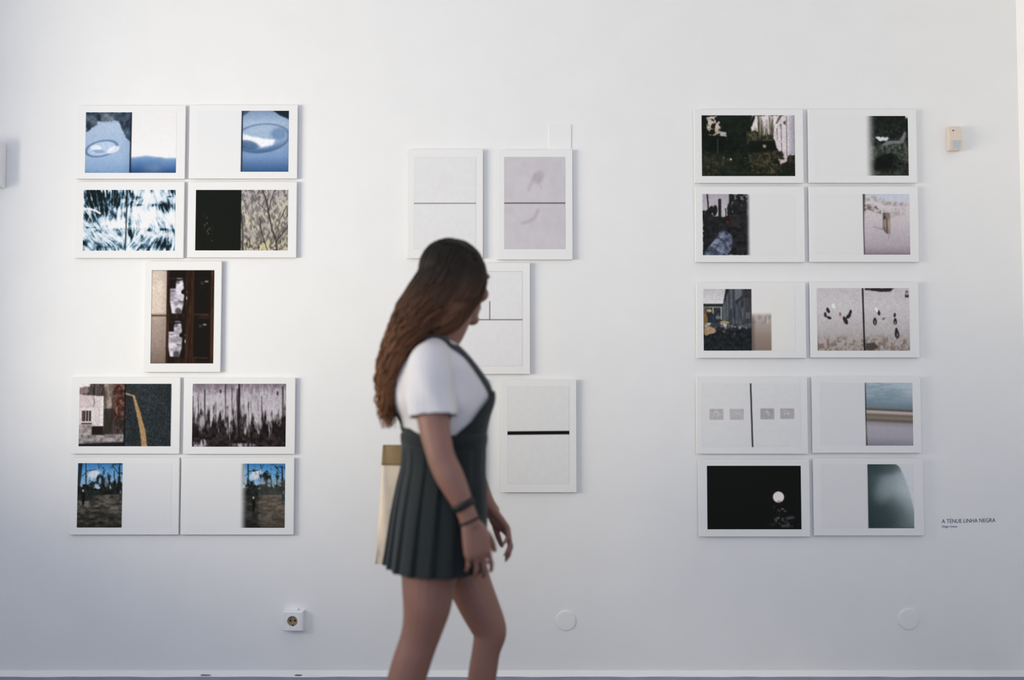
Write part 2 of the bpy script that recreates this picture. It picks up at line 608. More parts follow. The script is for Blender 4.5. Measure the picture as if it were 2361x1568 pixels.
# --- left group
def pic_ring_left(p):
    def L(q):
        q.a[:] = q.ramp(q.Y, [(0, (120, 140, 165)), (.2, (178, 196, 216)), (.45, (165, 186, 210)), (.75, (148, 174, 205)), (1, (104, 138, 178))])
        q.put(q.ell(.5, .75, .75, .35, 0, .9) * .35, (176, 198, 222))
        n = q.fbm(7, 9, 4)
        dark = q.ramp(n, [(.25, (34, 44, 54)), (.5, (66, 80, 94)), (.75, (120, 132, 142))])
        m = np.maximum(q.poly([(0, 0), (1, 0), (1, .16), (.72, .14), (.25, .16), (.26, .2), (0, .34)], 2, .05), q.poly([(.73, .14), (1, .1), (1, .5), (.92, .44), (.8, .26)], 2, .04))
        q.put(m, dark)
        q.put(q.ringm(.36, .6, .38, .135, -.22, .16, .14) * .75, (82, 106, 142))
        q.put(q.ell(.37, .6, .31, .10, -.22, .3) * .5, (206, 222, 236))
        q.put(q.ell(.24, .59, .12, .045, .1, .5) * .85, (236, 240, 242))
        q.put(q.ell(.62, .62, .15, .05, -.4, .5) * .85, (236, 240, 242))
        q.put(q.ell(.3, .645, .13, .03, .1, .6) * .6, (120, 146, 178))
        q.put(smooth01((q.X - .75) * 2) * .35, (84, 110, 148))
        q.tone(.07, 40, 50)
    def R(q):
        q.a[:] = q.ramp(q.Y, [(0, (237, 235, 231)), (.7, (240, 239, 236))])
        edge = .735 - .035 * np.exp(-((q.X - .35) / .3) ** 2) + .02 * (q.noise1(9, 2) - .5)
        t = (q.Y - edge) / .26
        hill = q.ramp(np.clip(t + .25 * (q.fbm(5, 6) - .5), 0, 1), [(0, (170, 190, 215)), (.25, (116, 148, 188)), (.6, (80, 118, 166)), (1, (44, 78, 124))])
        hill = hill + (np.exp(-((q.X - .5) / .25) ** 2 - ((q.Y - .95) / .1) ** 2) * 34)[..., None] * np.array([1.2, .9, .6])
        q.put(smooth01(t / .16), hill)
        q.tone(.015, 40, 50)
    w = p.w // 2
    paste(p, sub(w, p.h, 11, L), 0)
    paste(p, sub(p.w - w, p.h, 12, R), .5)
    p.put(p.line([(.5, 0), (.497, 1)], .011), (18, 24, 34))

def pic_ring_right(p):
    p.a[:] = (233, 233, 231)
    p.put(p.rect(0, 0, .49, 1, .03), p.ramp(p.Y, [(0, (232, 232, 231)), (1, (235, 234, 230))]))
    def R(q):
        q.a[:] = q.ramp(q.Y, [(0, (126, 150, 178)), (.2, (168, 188, 210)), (.5, (146, 170, 198)), (.75, (122, 152, 190)), (1, (58, 90, 134))])
        q.put(q.poly([(.62, -.02), (1.02, -.02), (1.02, .15), (.8, .07)], 2, .02), (26, 38, 48))
        q.put(q.poly([(-.02, -.02), (.2, -.02), (.08, .05), (-.02, .1)], 3, .02) * .8, (50, 70, 92))
        q.put(q.ringm(.42, .45, .62, .24, -.12, .1, .1) * .55, (72, 98, 134))
        q.put(q.ringm(.42, .47, .56, .22, -.12, .3, .25) * .5 * smooth01((q.Y - .42) * 4), (44, 74, 112))
        q.put(q.ell(.42, .42, .46, .15, -.1, .5) * .5, (172, 192, 212))
        q.put(q.ell(.78, .38, .16, .1, 0, .8) * .6, (88, 120, 158))
        q.put(q.poly([(0, .37), (.2, .42), (.38, .45), (.72, .48), (.66, .56), (.42, .6), (.25, .54), (0, .5)], 5, .03), (242, 244, 244))
        q.put(q.ell(.12, .56, .24, .075, .15, .5) * .75, (66, 96, 134))
        q.put(smooth01(np.abs(q.X - .5) * 2 - .6) * .3, (52, 82, 124))
        q.tone(.07, 40, 50)
    x0 = .49
    paste(p, sub(p.w - int(p.w * x0), p.h, 13, R), x0)
    p.put(p.line([(.493, 0), (.488, 1)], .010), (14, 22, 32))

def pic_foliage(p):
    # feathery leaves hanging in fans, dark hollows above left
    ang = np.full_like(p.X, 1.45)
    for cx, cy, s, da in ((.08, .55, .12, -.7), (.3, .3, .15, .35), (.25, .85, .2, -.75), (.45, .55, .12, .5), (.62, .2, .13, .9), (.65, .5, .15, -.6), (.85, .1, .12, -.5), (.62, .75, .1, .5), (.8, .75, .15, .65), (.9, .55, .1, -.5), (.55, .92, .12, .75), (.05, .85, .1, -.4)):
        ang = ang + da * np.exp(-(((p.X - cx) / s) ** 2 + ((p.Y - cy) / (s * 1.3)) ** 2))
    ang = ang + .9 * (p.fbm(5, 4, 2) - .5)
    st = p.streaks(ang, 2, 8, 5)
    n2 = p.fbm(6, 6, 3)
    n3 = p.fbm(22, 15, 3)
    t = .60 + .115 * st + .5 * (n2 - .5) + .32 * (n3 - .5)
    dk = np.zeros_like(t)
    for cx, cy, rx, ry, s in ((.12, .16, .17, .2, .62), (.33, .16, .14, .2, .5), (.43, .1, .09, .12, .42), (.22, .36, .14, .1, .55), (.05, .45, .08, .08, .5), (.30, .42, .08, .07, .45), (.88, .29, .075, .09, .8),
                              (.98, .05, .03, .08, .5), (.52, .07, .06, .08, .35), (.55, .12, .05, .05, .3), (.62, .14, .03, .06, .4), (.52, .24, .04, .06, .45), (.6, .25, .05, .02, .4), (.77, .25, .03, .03, .45), (.64, .79, .022, .06, .75), (.52, .73, .03, .08, .65), (.72, .66, .025, .035, .65),
                              (.88, .65, .04, .02, .6), (.94, .11, .025, .015, .6), (.84, .87, .12, .09, .5), (.93, .94, .05, .06, .4), (.17, .68, .05, .04, .3), (.62, .93, .12, .05, .25), (.2, .96, .1, .04, .22), (.44, .95, .05, .05, .35), (.35, .64, .05, .03, .25), (.43, .64, .03, .03, .25), (.5, .55, .03, .06, .25), (.02, .87, .03, .05, .3), (.07, .62, .1, .015, .3)):
        dk = np.maximum(dk, s * np.exp(-(((p.X - cx) / rx) ** 2 + ((p.Y - cy) / ry) ** 2) ** 1.5))
    lt = .26 * np.exp(-(((p.X - .3) / .22) ** 2 + ((p.Y - .57) / .09) ** 2)) + .32 * np.exp(-(((p.X - .68) / .17) ** 2 + ((p.Y - .42) / .15) ** 2)) + .16 * np.exp(-(((p.X - .28) / .25) ** 2 + ((p.Y - .8) / .08) ** 2)) + .2 * np.exp(-(((p.X - .75) / .16) ** 2 + ((p.Y - .1) / .08) ** 2)) + .2 * np.exp(-(((p.X - .93) / .06) ** 2 + ((p.Y - .47) / .1) ** 2))
    t = t - dk * (.85 + .25 * np.clip(-st, -1, 1)) + lt
    p.a = p.ramp(t, [(.02, (20, 28, 30)), (.2, (34, 50, 58)), (.36, (84, 112, 130)), (.5, (156, 184, 200)), (.62, (208, 220, 228)), (.8, (238, 238, 236))])
    p.put(p.line([(0, .31), (.07, .315), (.13, .34), (.18, .385)], .018) * .9, (240, 240, 238))
    p.put(p.line([(.05, .52), (.075, .42), (.1, .52)], .012) * .6, (226, 232, 236))
    p.put(p.ell(.91, .76, .018, .03, 0, .6) * .5, (222, 180, 180))
    p.put(p.line([(.5, .645), (.6, .655), (.68, .64)], .009) * .4, (206, 196, 180))
    p.put(p.line([(.474, 0), (.462, 1)], .008), (14, 22, 20))

def pic_black_tree(p):
    p.a[:] = (23, 26, 22)
    d = (p.fbm(70, 60, 2) > .78) & (p.X > .08) & (p.X < .2) & (p.Y > .35) & (p.Y < .85)
    p.put(p.blur(d.astype(float), 1) * .8, (92, 84, 60))
    for x, y in ((.1, .58), (.13, .68), (.14, .72), (.15, .64), (.125, .55)):
        p.put(p.ell(x, y, .005, .02, .2, .8) * .8, (120, 108, 78))
    def R(q):
        n = q.fbm(14, 16, 4, .7)
        hue = q.fbm(4, 4, 2)
        base = q.ramp(q.Y, [(0, (130, 125, 126)), (.35, (150, 144, 138)), (.75, (132, 124, 112)), (1, (110, 104, 92))])
        q.a = base * (0.62 + .75 * n)[..., None]
        st = q.streaks(1.6 + 1.2 * (q.fbm(7, 7, 2) - .5), 2, 3, 3)
        spots = smooth01(.5 + .45 * st + 2.2 * (q.fbm(9, 9, 3) - .5))
        col = q.ramp(hue + .35 * (q.Y - .4), [(.3, (192, 185, 178)), (.55, (210, 203, 182)), (.75, (222, 215, 184))])
        q.put(spots * .7, col)
        q.put(smooth01(.25 - .4 * st) * .5, (84, 78, 80))
        q.put(q.poly([(.3, 1.02), (.42, .88), (.6, .86), (.62, 1.02)], 3, .08) * .8, (214, 204, 160))
        q.put(smooth01((q.fbm(24, 14, 3) - .62) * 9) * smooth01((q.Y - .6) * 3) * .9, (52, 48, 44))
        br = (54, 50, 52)
        for pts, ww in (([(.74, .84), (.66, .66), (.58, .4), (.54, .2), (.44, .0)], .012), ([(.58, .34), (.64, .15), (.7, .0)], .007), ([(.76, .84), (.9, .7), (1, .58)], .010),
                        ([(.72, .78), (.82, .5), (.96, .26)], .006), ([(.56, 1.0), (.44, .72), (.38, .45)], .008), ([(.6, .42), (.5, .32), (.36, .22)], .005), ([(.04, 1), (.03, .6), (0, .4)], .012),
                        ([(.74, .84), (.76, 1.0)], .012), ([(.54, .2), (.58, .08), (.56, 0)], .006), ([(.42, .66), (.3, .42)], .004), ([(.88, .72), (.93, .5), (1, .4)], .004)):
            q.put(q.line(pts, ww) * .85, br)
        q.tone(.12, 60, 60, 2)
    x0 = .492
    paste(p, sub(p.w - int(p.w * x0), p.h, 17, R), x0)

def pic_cabinet(p):
    p.a[:] = (24, 21, 18)
    m = p.rect(0, 0, .245, 1, .03)
    p.put(m, p.ramp(p.Y, [(0, (206, 190, 176)), (.2, (222, 206, 190)), (.46, (214, 196, 178)), (.485, (120, 104, 92)), (.5, (176, 158, 144)), (.8, (152, 134, 122)), (1, (120, 104, 92))]))
    p.put(m * smooth01((p.X - .12) * 6) * .3, (110, 94, 82))
    p.put(m * (np.abs(p.Y - .49) < .006) * .7, (60, 48, 42))
    w = p.fbm(40, 4, 3)
    br = p.ramp(w, [(.3, (40, 25, 17)), (.6, (66, 42, 27)), (.8, (84, 56, 36))])
    for x0, x1 in ((.245, .285), (.55, .675), (.95, 1.0)):
        p.put(p.rect(x0, -.1, x1, 1.1, .02) * .9, br)
    p.put(p.rect(.245, .465, 1, .525, .02) * .55, br * .8)
    p.put(p.rect(.245, .94, 1, 1.05, .02) * .6, br * .8)
    p.put(p.line([(.6, 0), (.6, 1)], .006) * .6, (20, 14, 10))
    for dx, dy in ((0, 0), (-.02, .463)):
        fig = p.poly([(.40 + dx, .115 + dy), (.5 + dx, .11 + dy), (.515 + dx, .2 + dy), (.49 + dx, .22 + dy), (.52 + dx, .27 + dy), (.51 + dx, .38 + dy), (.475 + dx, .465 + dy), (.33 + dx, .465 + dy), (.3 + dx, .35 + dy), (.3 + dx, .2 + dy), (.385 + dx, .2 + dy), (.39 + dx, .14 + dy)], 2)
        tone = p.ramp(p.fbm(9, 20, 3), [(.3, (150, 144, 152)), (.6, (212, 206, 214)), (.8, (226, 222, 228))])
        p.put(fig, tone)
        p.put(p.ell(.445 + dx, .09 + dy, .05, .01, 0, .5) * .7, (140, 134, 138))
        p.put(p.ell(.42 + dx, .13 + dy, .03, .02, 0, .8) * .6, (60, 52, 54))
        p.put(p.ell(.43 + dx, .44 + dy, .05, .035, 0, .8) * .75, (44, 38, 40))
        p.put(p.rect(.3 + dx, .215 + dy, .385 + dx, .235 + dy, .01) * .5, (90, 84, 90))
        p.put(p.line([(.44 + dx, .335 + dy), (.52 + dx, .345 + dy)], .005) * .7, (50, 44, 48))
        p.put(p.ell(.5 + dx, .235 + dy, .025, .022, 0, .5), (18, 16, 15))
        p.put(p.line([(.29, .09 + dy), (.52, .095 + dy)], .003) * .5, (80, 70, 62))
        p.put(p.rect(.85 + dx, .112 + dy, .905 + dx, .132 + dy, .008) * .8, (140, 136, 138))
        p.put(p.rect(.785 + dx, .125 + dy, .83 + dx, .155 + dy, .008) * .55, (96, 92, 92))
        p.put(p.rect(.795 + dx, .135 + dy, .822 + dx, .15 + dy, .008) * .8, (30, 28, 27))
        p.put(p.ell(.565 + dx * .9, .3 + dy, .007, .02, 0, .5), (208, 200, 186))
        p.put(p.ell(.565 + dx * .9, .235 + dy, .012, .01, 0, .5) * .6, (120, 96, 74))
        p.put(p.line([(.69, .475 + dy * 1.0), (.9, .478 + dy)], .004) * .5, (110, 96, 84))
    p.tone(.1, 50, 70, 2)

def pic_street(p):
    def L(q):
        n = q.fbm(20, 24, 3)
        q.a[:] = (208, 192, 192)
        q.put(q.rect(-.1, -.1, .22, .06, .04), (236, 232, 228))
        q.put(q.poly([(0, .07), (.22, .04), (.24, 0), (.56, 0), (.56, .19), (.45, .2), (0, .17)], 2, .03) * .92, q.ramp(q.fbm(40, 6, 3), [(.3, (34, 28, 26)), (.7, (92, 80, 74))]))
        q.put(q.poly([(0, .07), (.2, .05), (.2, .14), (0, .17)], 2, .03) * .6, (170, 150, 146))
        q.put(q.rect(.52, -.1, .76, .85, .03), q.ramp(q.fbm(12, 6, 4), [(.3, (52, 44, 40)), (.55, (110, 98, 88)), (.75, (166, 152, 140))]))
        q.put(q.rect(.74, -.1, 1.1, .6, .03), q.ramp(q.fbm(22, 26, 3), [(.25, (48, 32, 28)), (.5, (88, 56, 48)), (.8, (138, 104, 92))]))
        q.put(q.rect(.7, .57, 1.1, .82, .04), q.ramp(n, [(.3, (44, 37, 34)), (.7, (84, 72, 64))]))
        q.put(q.rect(.5, .4, .74, .8, .04) * .8, (48, 42, 38))
        q.put(q.rect(.3, .2, .52, .68, .01) * .8, (216, 204, 202))
        q.put(q.rect(.47, .2, .53, .68, .02), (226, 222, 220))
        q.put(q.rect(.0, .38, .31, .63, .01) * .8, (226, 218, 216))
        q.put(q.rect(.06, .43, .27, .6, .01), (58, 50, 50))
        q.put(q.rect(.06, .43, .12, .6, .01), (96, 62, 62))
        for x in (.14, .2, .26):
            q.put(q.rect(x, .42, x + .012, .6, .008), (226, 224, 214))
        q.put(q.rect(.05, .625, .28, .65, .01) * .9, (60, 54, 52))
        q.put(q.rect(0, .66, .28, .8, .03), q.ramp(n, [(.3, (128, 116, 114)), (.7, (178, 166, 164))]))
        q.put(q.rect(.28, .68, .52, .82, .015), (34, 26, 24))
        q.put(q.line([(.31, .22), (.33, .3), (.31, .36)], .012) * .5, (90, 76, 74))
        q.put(smooth01((q.Y - .79) * 25), q.ramp(q.fbm(14, 20, 3), [(.3, (110, 102, 102)), (.7, (170, 160, 160))]))
        q.put(smooth01((q.Y - (.94 - .03 * q.X)) * 25), (30, 28, 28))
        q.put(q.rect(.28, .79, .56, .82, .02) * .8, (30, 26, 24))
        q.tone(.14, 50, 60, 2)
    def R(q):
        n = q.fbm(60, 60, 2)
        q.a[:] = q.ramp(n + .3 * q.fbm(4, 4), [(.3, (26, 31, 33)), (.75, (46, 52, 55)), (1, (62, 68, 72))])
        tan = (178, 142, 98)
        q.put(q.poly([(0, .14), (.2, .185), (.22, .215), (.16, .2), (0, .17)], 1, .008), tan)
        q.put(q.poly([(.16, .2), (.21, .19), (.35, .5), (.45, .75), (.5, 1.02), (.37, 1.02), (.34, .8), (.26, .5)], 1, .01), q.ramp(n, [(.2, (150, 116, 78)), (.7, (190, 156, 112))]))
        q.put(q.ell(.4, .37, .05, .02, 0, .8) * .5, (92, 52, 48))
    w = p.w // 2
    paste(p, sub(w, p.h, 21, L), 0)
    paste(p, sub(p.w - w, p.h, 22, R), .497)
    p.put(p.line([(.497, 0), (.492, 1)], .008), (14, 14, 15))

def pic_drips(p):
    n = p.fbm(40, 4, 4, .62)
    m = p.fbm(55, 9, 3, .6)
    half = (p.X > .505)
    loc = np.where(half, (p.X - .505) / .495, p.X / .505)
    edge = np.where(half, .58 - .12 * np.abs(loc - .45) * np.where(loc > .45, 1.0, .4) + .0, .56 - .02 * loc)
    t = (p.Y - edge) * 2.2 + (n - .5) * 1.9 + (m - .5) * .8
    bright = p.ramp(np.clip(p.Y + .6 * (m - .5), 0, 1), [(0, (140, 128, 136)), (.2, (184, 176, 182)), (.5, (194, 187, 191)), (1, (174, 166, 170))])
    dark = p.ramp(p.fbm(30, 24, 3), [(.3, (24, 19, 19)), (.7, (54, 46, 44))])
    p.a = bright
    p.put(np.clip(smooth01(t * 1.3 + .5), 0, 1), dark)
    p.put(smooth01((.18 - p.Y) * 4 + (n - .6)) * .5, (84, 74, 78))
    for x, y0, y1, w in ((.13, .1, .75, .010), (.35, .0, .62, .010), (.49, .1, 1, .03), (.74, .2, .6, .008), (.965, .05, .9, .014), (.0, .2, .9, .012), (.06, .2, .5, .005), (.25, .3, .7, .006), (.42, .05, .5, .007), (.6, .3, .8, .006), (.9, .5, .9, .01)):
        p.put(p.line([(x, y0), (x + .006, y1)], w) * (.3 + .8 * n) * .95, (34, 27, 28))
    p.put(p.rect(.49, .0, .505, 1.02, .015), (26, 21, 22))
    for x, y in ((.3, .12), (.91, .15)):
        p.put(p.ell(x, y, .011, .035, 0, .6) * .85, (48, 40, 44))
    for x, y, rx, ry in ((.105, .6, .03, .1), (.71, .64, .035, .1), (.04, .97, .12, .04), (.55, .975, .12, .03), (.12, .93, .03, .05), (.84, .55, .015, .05)):
        p.put(p.ell(x, y, rx, ry, 0, .9) * smooth01((n - .36) * 6) * .9, (186, 176, 184))
    p.put(smooth01((p.Y - .94) * 20) * smooth01((.22 - np.abs(loc - .12)) * 8) * smooth01((m - .42) * 8) * .8, (190, 182, 188))
    p.tone(.12, 60, 40, 2)

def park(q, shade, seed):
    sky = q.ramp(q.Y, [(0, (60, 116, 172)), (.12, (88, 148, 200)), (.3, (140, 176, 210)), (.42, (196, 202, 220))])
    q.a = sky
    q.put(q.ell(.37, .17, .13, .06, -.2, .9), (214, 220, 232))
    q.put(q.ell(.3, .2, .1, .05, -.2, .9) * .6, (206, 212, 226))
    n = q.fbm(11, 13, 4, .65)
    dark = q.ramp(q.fbm(24, 20, 3), [(.3, (20, 24, 24)), (.75, (46, 52, 48))])
    top = .34 - .18 * np.exp(-((q.X - .63) / .14) ** 2) - .12 * np.exp(-((q.X - .95) / .16) ** 2) - .08 * np.exp(-((q.X - .3) / .08) ** 2) - .02
    mass = smooth01(((q.Y - top) * 2.6 + (n - .46) * 1.7) * 3)
    holes = np.zeros_like(mass)
    for x, y, rx, ry in ((.65, .3, .05, .065), (.13, .27, .03, .05), (.5, .27, .03, .05), (.77, .25, .035, .05), (.88, .25, .02, .07), (.37, .25, .04, .04)):
        holes = np.maximum(holes, q.ell(x, y, rx, ry, 0, .8))
    q.put(mass * (1 - .9 * holes * smooth01((n - .3) * 5)), dark)
    q.put(smooth01((q.Y - .36) * 30 + (n - .5) * 4), dark)
    tr = (26, 28, 28)
    for pts, w in (([(.06, 0), (.04, .2), (.0, .45)], .03), ([(.18, .0), (.19, .4)], .008), ([(.2, .12), (.42, .1)], .005), ([(.7, .25), (.71, .42)], .006), ([(.82, .12), (.83, .42)], .007), ([(.93, .05), (.95, .45)], .012), ([(.6, .25), (.6, .42)], .006),
                   ([(.19, .15), (.1, .2)], .005), ([(.45, .0), (.47, .08), (.52, .02)], .004), ([(.9, .15), (.76, .02)], .005)):
        q.put(q.line(pts, w) * .85, tr)
    q.put(smooth01((q.fbm(18, 18, 3) - .55) * 8) * smooth01((.14 - q.Y) * 8) * smooth01((q.X - .62) * 5) * .8, (36, 44, 48))
    g = q.ramp(q.fbm(9, 30, 4), [(.25, (40, 38, 33)), (.5, (70, 66, 60)), (.75, (104, 98, 92))])
    gm = smooth01((q.Y - (.50 - .03 * q.X)) * 40)
    g = g * np.interp(q.Y, [.5, .62, .75, 1], [.95, 1.15, 1.0, .62])[..., None]
    q.put(gm, g)
    q.put(gm * smooth01((.05 - np.abs(q.Y - .55)) * 30) * smooth01((.5 - q.X) * 5) * .8, (38, 42, 38))
    q.put(q.rect(.6, .49, 1, .51, .03) * .5, (120, 104, 92))
    if shade:
        q.put(q.rect(-.1, .46, .42, 1.1, .04) * .45, (28, 28, 28))
        q.put(q.rect(.42, .25, 1.1, .52, .05) * .28, (120, 116, 108))
        q.put(gm * smooth01((q.X - .42) * 8) * .35, (120, 106, 92))
    x = .12 if not shade else .3
    yh = .42 if not shade else .525
    q.put(q.poly([(x - .03, yh + .03), (x + .04, yh + .03), (x + .055, yh + .14), (x + .03, yh + .22), (x + .02, yh + .235), (x - .01, yh + .235), (x - .02, yh + .14)], 1), (20, 20, 20))
    q.put(q.ell(x + .005, yh + .008, .02, .02, 0, .5), (186, 172, 156))
    q.put(q.rect(.93, .42, 1.0, .64, .02) * .8, (40, 48, 54))
    q.put(q.ell(.97, .45, .02, .03, 0, .6) * .7, (110, 124, 136))
    q.put(q.ell(.97, .6, .015, .025, 0, .6) * .7, (110, 120, 126))
    q.tone(.12, 40, 60, 2)

def pic_park_left(p):
    p.a[:] = (219, 218, 222)
    x1 = (282 - 178) / (395 - 178)
    a = sub(int(p.w * x1), p.h, 25, lambda q: park(q, False, 1))
    paste(p, a, 0)

def pic_park_right(p):
    p.a[:] = (221, 220, 223)
    x0 = (552 - 437) / (657 - 437)
    a = sub(p.w - int(p.w * x0), p.h, 26, lambda q: park(q, True, 2))
    old = p.a.copy()
    paste(p, a, x0)
    f = smooth01((p.X - x0) / .09)[..., None]
    p.a = old * (1 - f) + p.a * f

# --- centre group
def faint(p, c, edge):
    p.a[:] = c
    p.tone(.012, 20, 20)
    p.put((1 - p.rect(.006, .004, .994, .996, .008)) * .5, edge)

def pic_pale_line(p):
    faint(p, (224, 222, 219), (206, 202, 200))
    p.put(p.ell(.5, .28, .1, .1, .5, 1.4) * .06, (190, 172, 170))
    y = (469.4 - 362) / (575 - 362)
    p.put(p.line([(0, y), (1, y - .001)], .005), (128, 120, 122))

def pic_grey_pair(p):
    p.a[:] = (199, 193, 195)
    p.tone(.03, 9, 12)
    p.put(p.ell(.56, .22, .08, .07, .4, .9) * .5, (160, 148, 152))
    p.put(p.line([(.5, .2), (.4, .36)], .016, 1.6) * .3, (160, 148, 152))
    p.put(p.line([(.56, .24), (.6, .34)], .010, 1.6) * .22, (160, 148, 152))
    p.put(p.line([(.55, .58), (.5, .66), (.4, .7), (.3, .72)], .018, 1.8) * .38, (158, 142, 146))
    y = (468.5 - 362) / (574.5 - 362)
    p.put(p.line([(0, y), (1, y)], .006), (86, 78, 84))
    p.put((1 - p.rect(.0, .0, 1, 1, .03)) * .2, (150, 144, 150))

def pic_cross_line(p):
    faint(p, (225, 223, 221), (196, 190, 190))
    p.put(p.line([(0, .004), (1, .004)], .003) * .5, (170, 160, 160))
    y = (737.5 - 625) / (845 - 625)
    x = (1129 - 1063) / (1204.7 - 1063)
    p.put(p.line([(0, y), (1, y)], .0042), (62, 56, 72))
    p.put(p.line([(x, y), (x, .32)], .0038), (66, 60, 76))

def pic_plain(p):
    faint(p, (222, 220, 219), (200, 196, 198))
    p.put(p.line([(0, .5), (1, .5)], .006), (110, 104, 108))

def pic_black_bar(p):
    faint(p, (216, 214, 214), (196, 194, 196))
    y = (998.6 - 891) / (1116 - 891)
    p.put(p.line([(-.02, y + .002), (1.02, y - .004)], .0175, .35), (20, 18, 18))

# --- right group
def pic_garden(p):
    n = p.fbm(26, 20, 4, .65)
    big = p.fbm(5, 4, 3)
    p.a = p.ramp(n * .6 + big * .4, [(.3, (18, 23, 19)), (.55, (27, 33, 26)), (.8, (44, 48, 36))])
    sky = (214, 204, 202)
    gaps = p.poly([(.06, .02), (.17, .02), (.2, .15), (.2, .32), (.06, .34), (.05, .2)], 2, .08)
    p.put(gaps * smooth01((p.fbm(24, 18, 3) - .42) * 9), p.ramp(p.Y, [(0, (206, 194, 186)), (.2, (196, 178, 160)), (.33, (150, 134, 124))]))
    p.put(p.poly([(.19, .27), (.265, .275), (.27, .345), (.195, .345)], 1, .02), (168, 160, 164))
    p.put(p.poly([(.51, 0), (1, 0), (1, .5), (.8, .5), (.76, .33), (.62, .33), (.58, .25), (.535, .27), (.53, .12)], 1, .04), sky)
    for x, y0, w in ((.52, .0, .022), (.555, .02, .016), (.53, .1, .02)):
        p.put(p.ell(x, y0 + .04, w, .07, .3, .6) * .95, (24, 29, 22))
    bamboo = (74, 68, 48)
    rs = np.random.RandomState(4)
    for k in range(60):
        x = rs.uniform(.52, .77)
        h = .09 + .25 * np.exp(-((x - .62) / .03) ** 2) + .3 * np.exp(-((x - .735) / .022) ** 2) + rs.uniform(0, .16)
        p.put(p.line([(x, .42), (x + rs.uniform(-.02, .02), .42 - h)], .007, .8, .6) * .75, tuple(np.array(bamboo) * rs.uniform(.5, 1.25)))
    p.put(p.poly([(.48, .25), (.55, .28), (.62, .33), (.7, .36), (.77, .33), (.78, .45), (.5, .48)], 3, .06) * .8, p.ramp(p.fbm(40, 24, 3), [(.3, (30, 32, 22)), (.7, (88, 84, 62))]))
    p.put(p.poly([(.5, .42), (.8, .42), (.82, .46), (.8, .56), (.76, .59), (.5, .6)], 2, .02) * .95, (21, 25, 21))
    p.put(p.poly([(.655, .485), (.695, .49), (.685, .54), (.66, .535)], 1), (150, 138, 118))
    p.put(p.poly([(.775, .3), (.84, .1), (.9, .0), (1, 0), (1, .66), (.93, .66), (.905, .74), (.86, .68), (.8, .52)], 1), (204, 194, 194))
    p.put(p.rect(.925, 0, 1.02, .64, .012), p.ramp(p.X, [(.92, (206, 198, 204)), (.98, (164, 156, 164)), (1, (150, 142, 150))]))
    p.put(p.poly([(.84, .0), (.87, .0), (.81, .14), (.795, .14)], 1), (84, 78, 74))
    p.put(p.poly([(.875, .12), (.905, .08), (.905, .17)], 1), (70, 66, 62))
    p.put(p.line([(.915, .02), (.915, .74)], .007) * .8, (104, 90, 84))
    for x, y0, y1 in ((.853, .15, .42), (.857, .46, .62), (.81, .22, .42)):
        p.put(p.line([(x, y0), (x + .004, y1)], .007, .8, .4) * .85, (92, 80, 78))
    p.put(p.poly([(.84, .15), (.86, .15), (.853, .2)], 1), (80, 72, 70))
    g = p.ramp(p.fbm(40, 30, 4, .7), [(.3, (24, 26, 19)), (.55, (58, 52, 38)), (.8, (110, 98, 74))])
    p.put(p.poly([(.5, .63), (.7, .6), (.8, .56), (.86, .62), (.92, .8), (.8, .98), (.52, .95)], 5, .03) * .75, g)
    p.put(p.poly([(0, .66), (.2, .68), (.28, .8), (.15, 1), (0, 1)], 6, .03) * .45, g)
    p.put(p.poly([(.8, .62), (.85, .58), (.89, .66), (.85, .68)], 2, .02) * .8, (26, 28, 22))
    p.put(p.poly([(.82, .72), (.88, .73), (.91, .68), (.92, .76), (.87, .8), (.85, .82)], 1, .02), (190, 174, 170))
    p.put(p.poly([(.77, .75), (.82, .75), (.84, .8), (.77, .8)], 2, .02) * .9, (22, 24, 20))
    p.put(p.poly([(.85, .8), (.95, .76), (1, .64), (1, 1), (.85, 1)], 3, .03) * .9, (26, 29, 22))
    p.put(p.poly([(.93, .7), (.96, .62), (.97, .75), (.94, .8)], 2, .02) * .6, (70, 62, 46))
    p.put(p.line([(.172, .38), (.172, .62)], .006) * .8, (130, 126, 116))
    p.put(p.ell(.31, .725, .012, .02, 0, .6), (190, 158, 108))
    p.put(p.ell(.235, .7, .01, .025, 0, .6) * .7, (100, 96, 90))
    p.put(p.line([(.03, 0), (.04, .4)], .03) * .9, (20, 24, 19))
    p.put(p.rect(-.1, .345, .25, .36, .01) * .8, (16, 20, 17))
    p.put(p.rect(.06, .36, .24, .62, .03) * .5, (16, 19, 17))
    p.put((p.fbm(70, 50, 2) > .74) * (p.Y > .6) * .5, (92, 84, 58))
    p.tone(.1, 60, 40, 2)

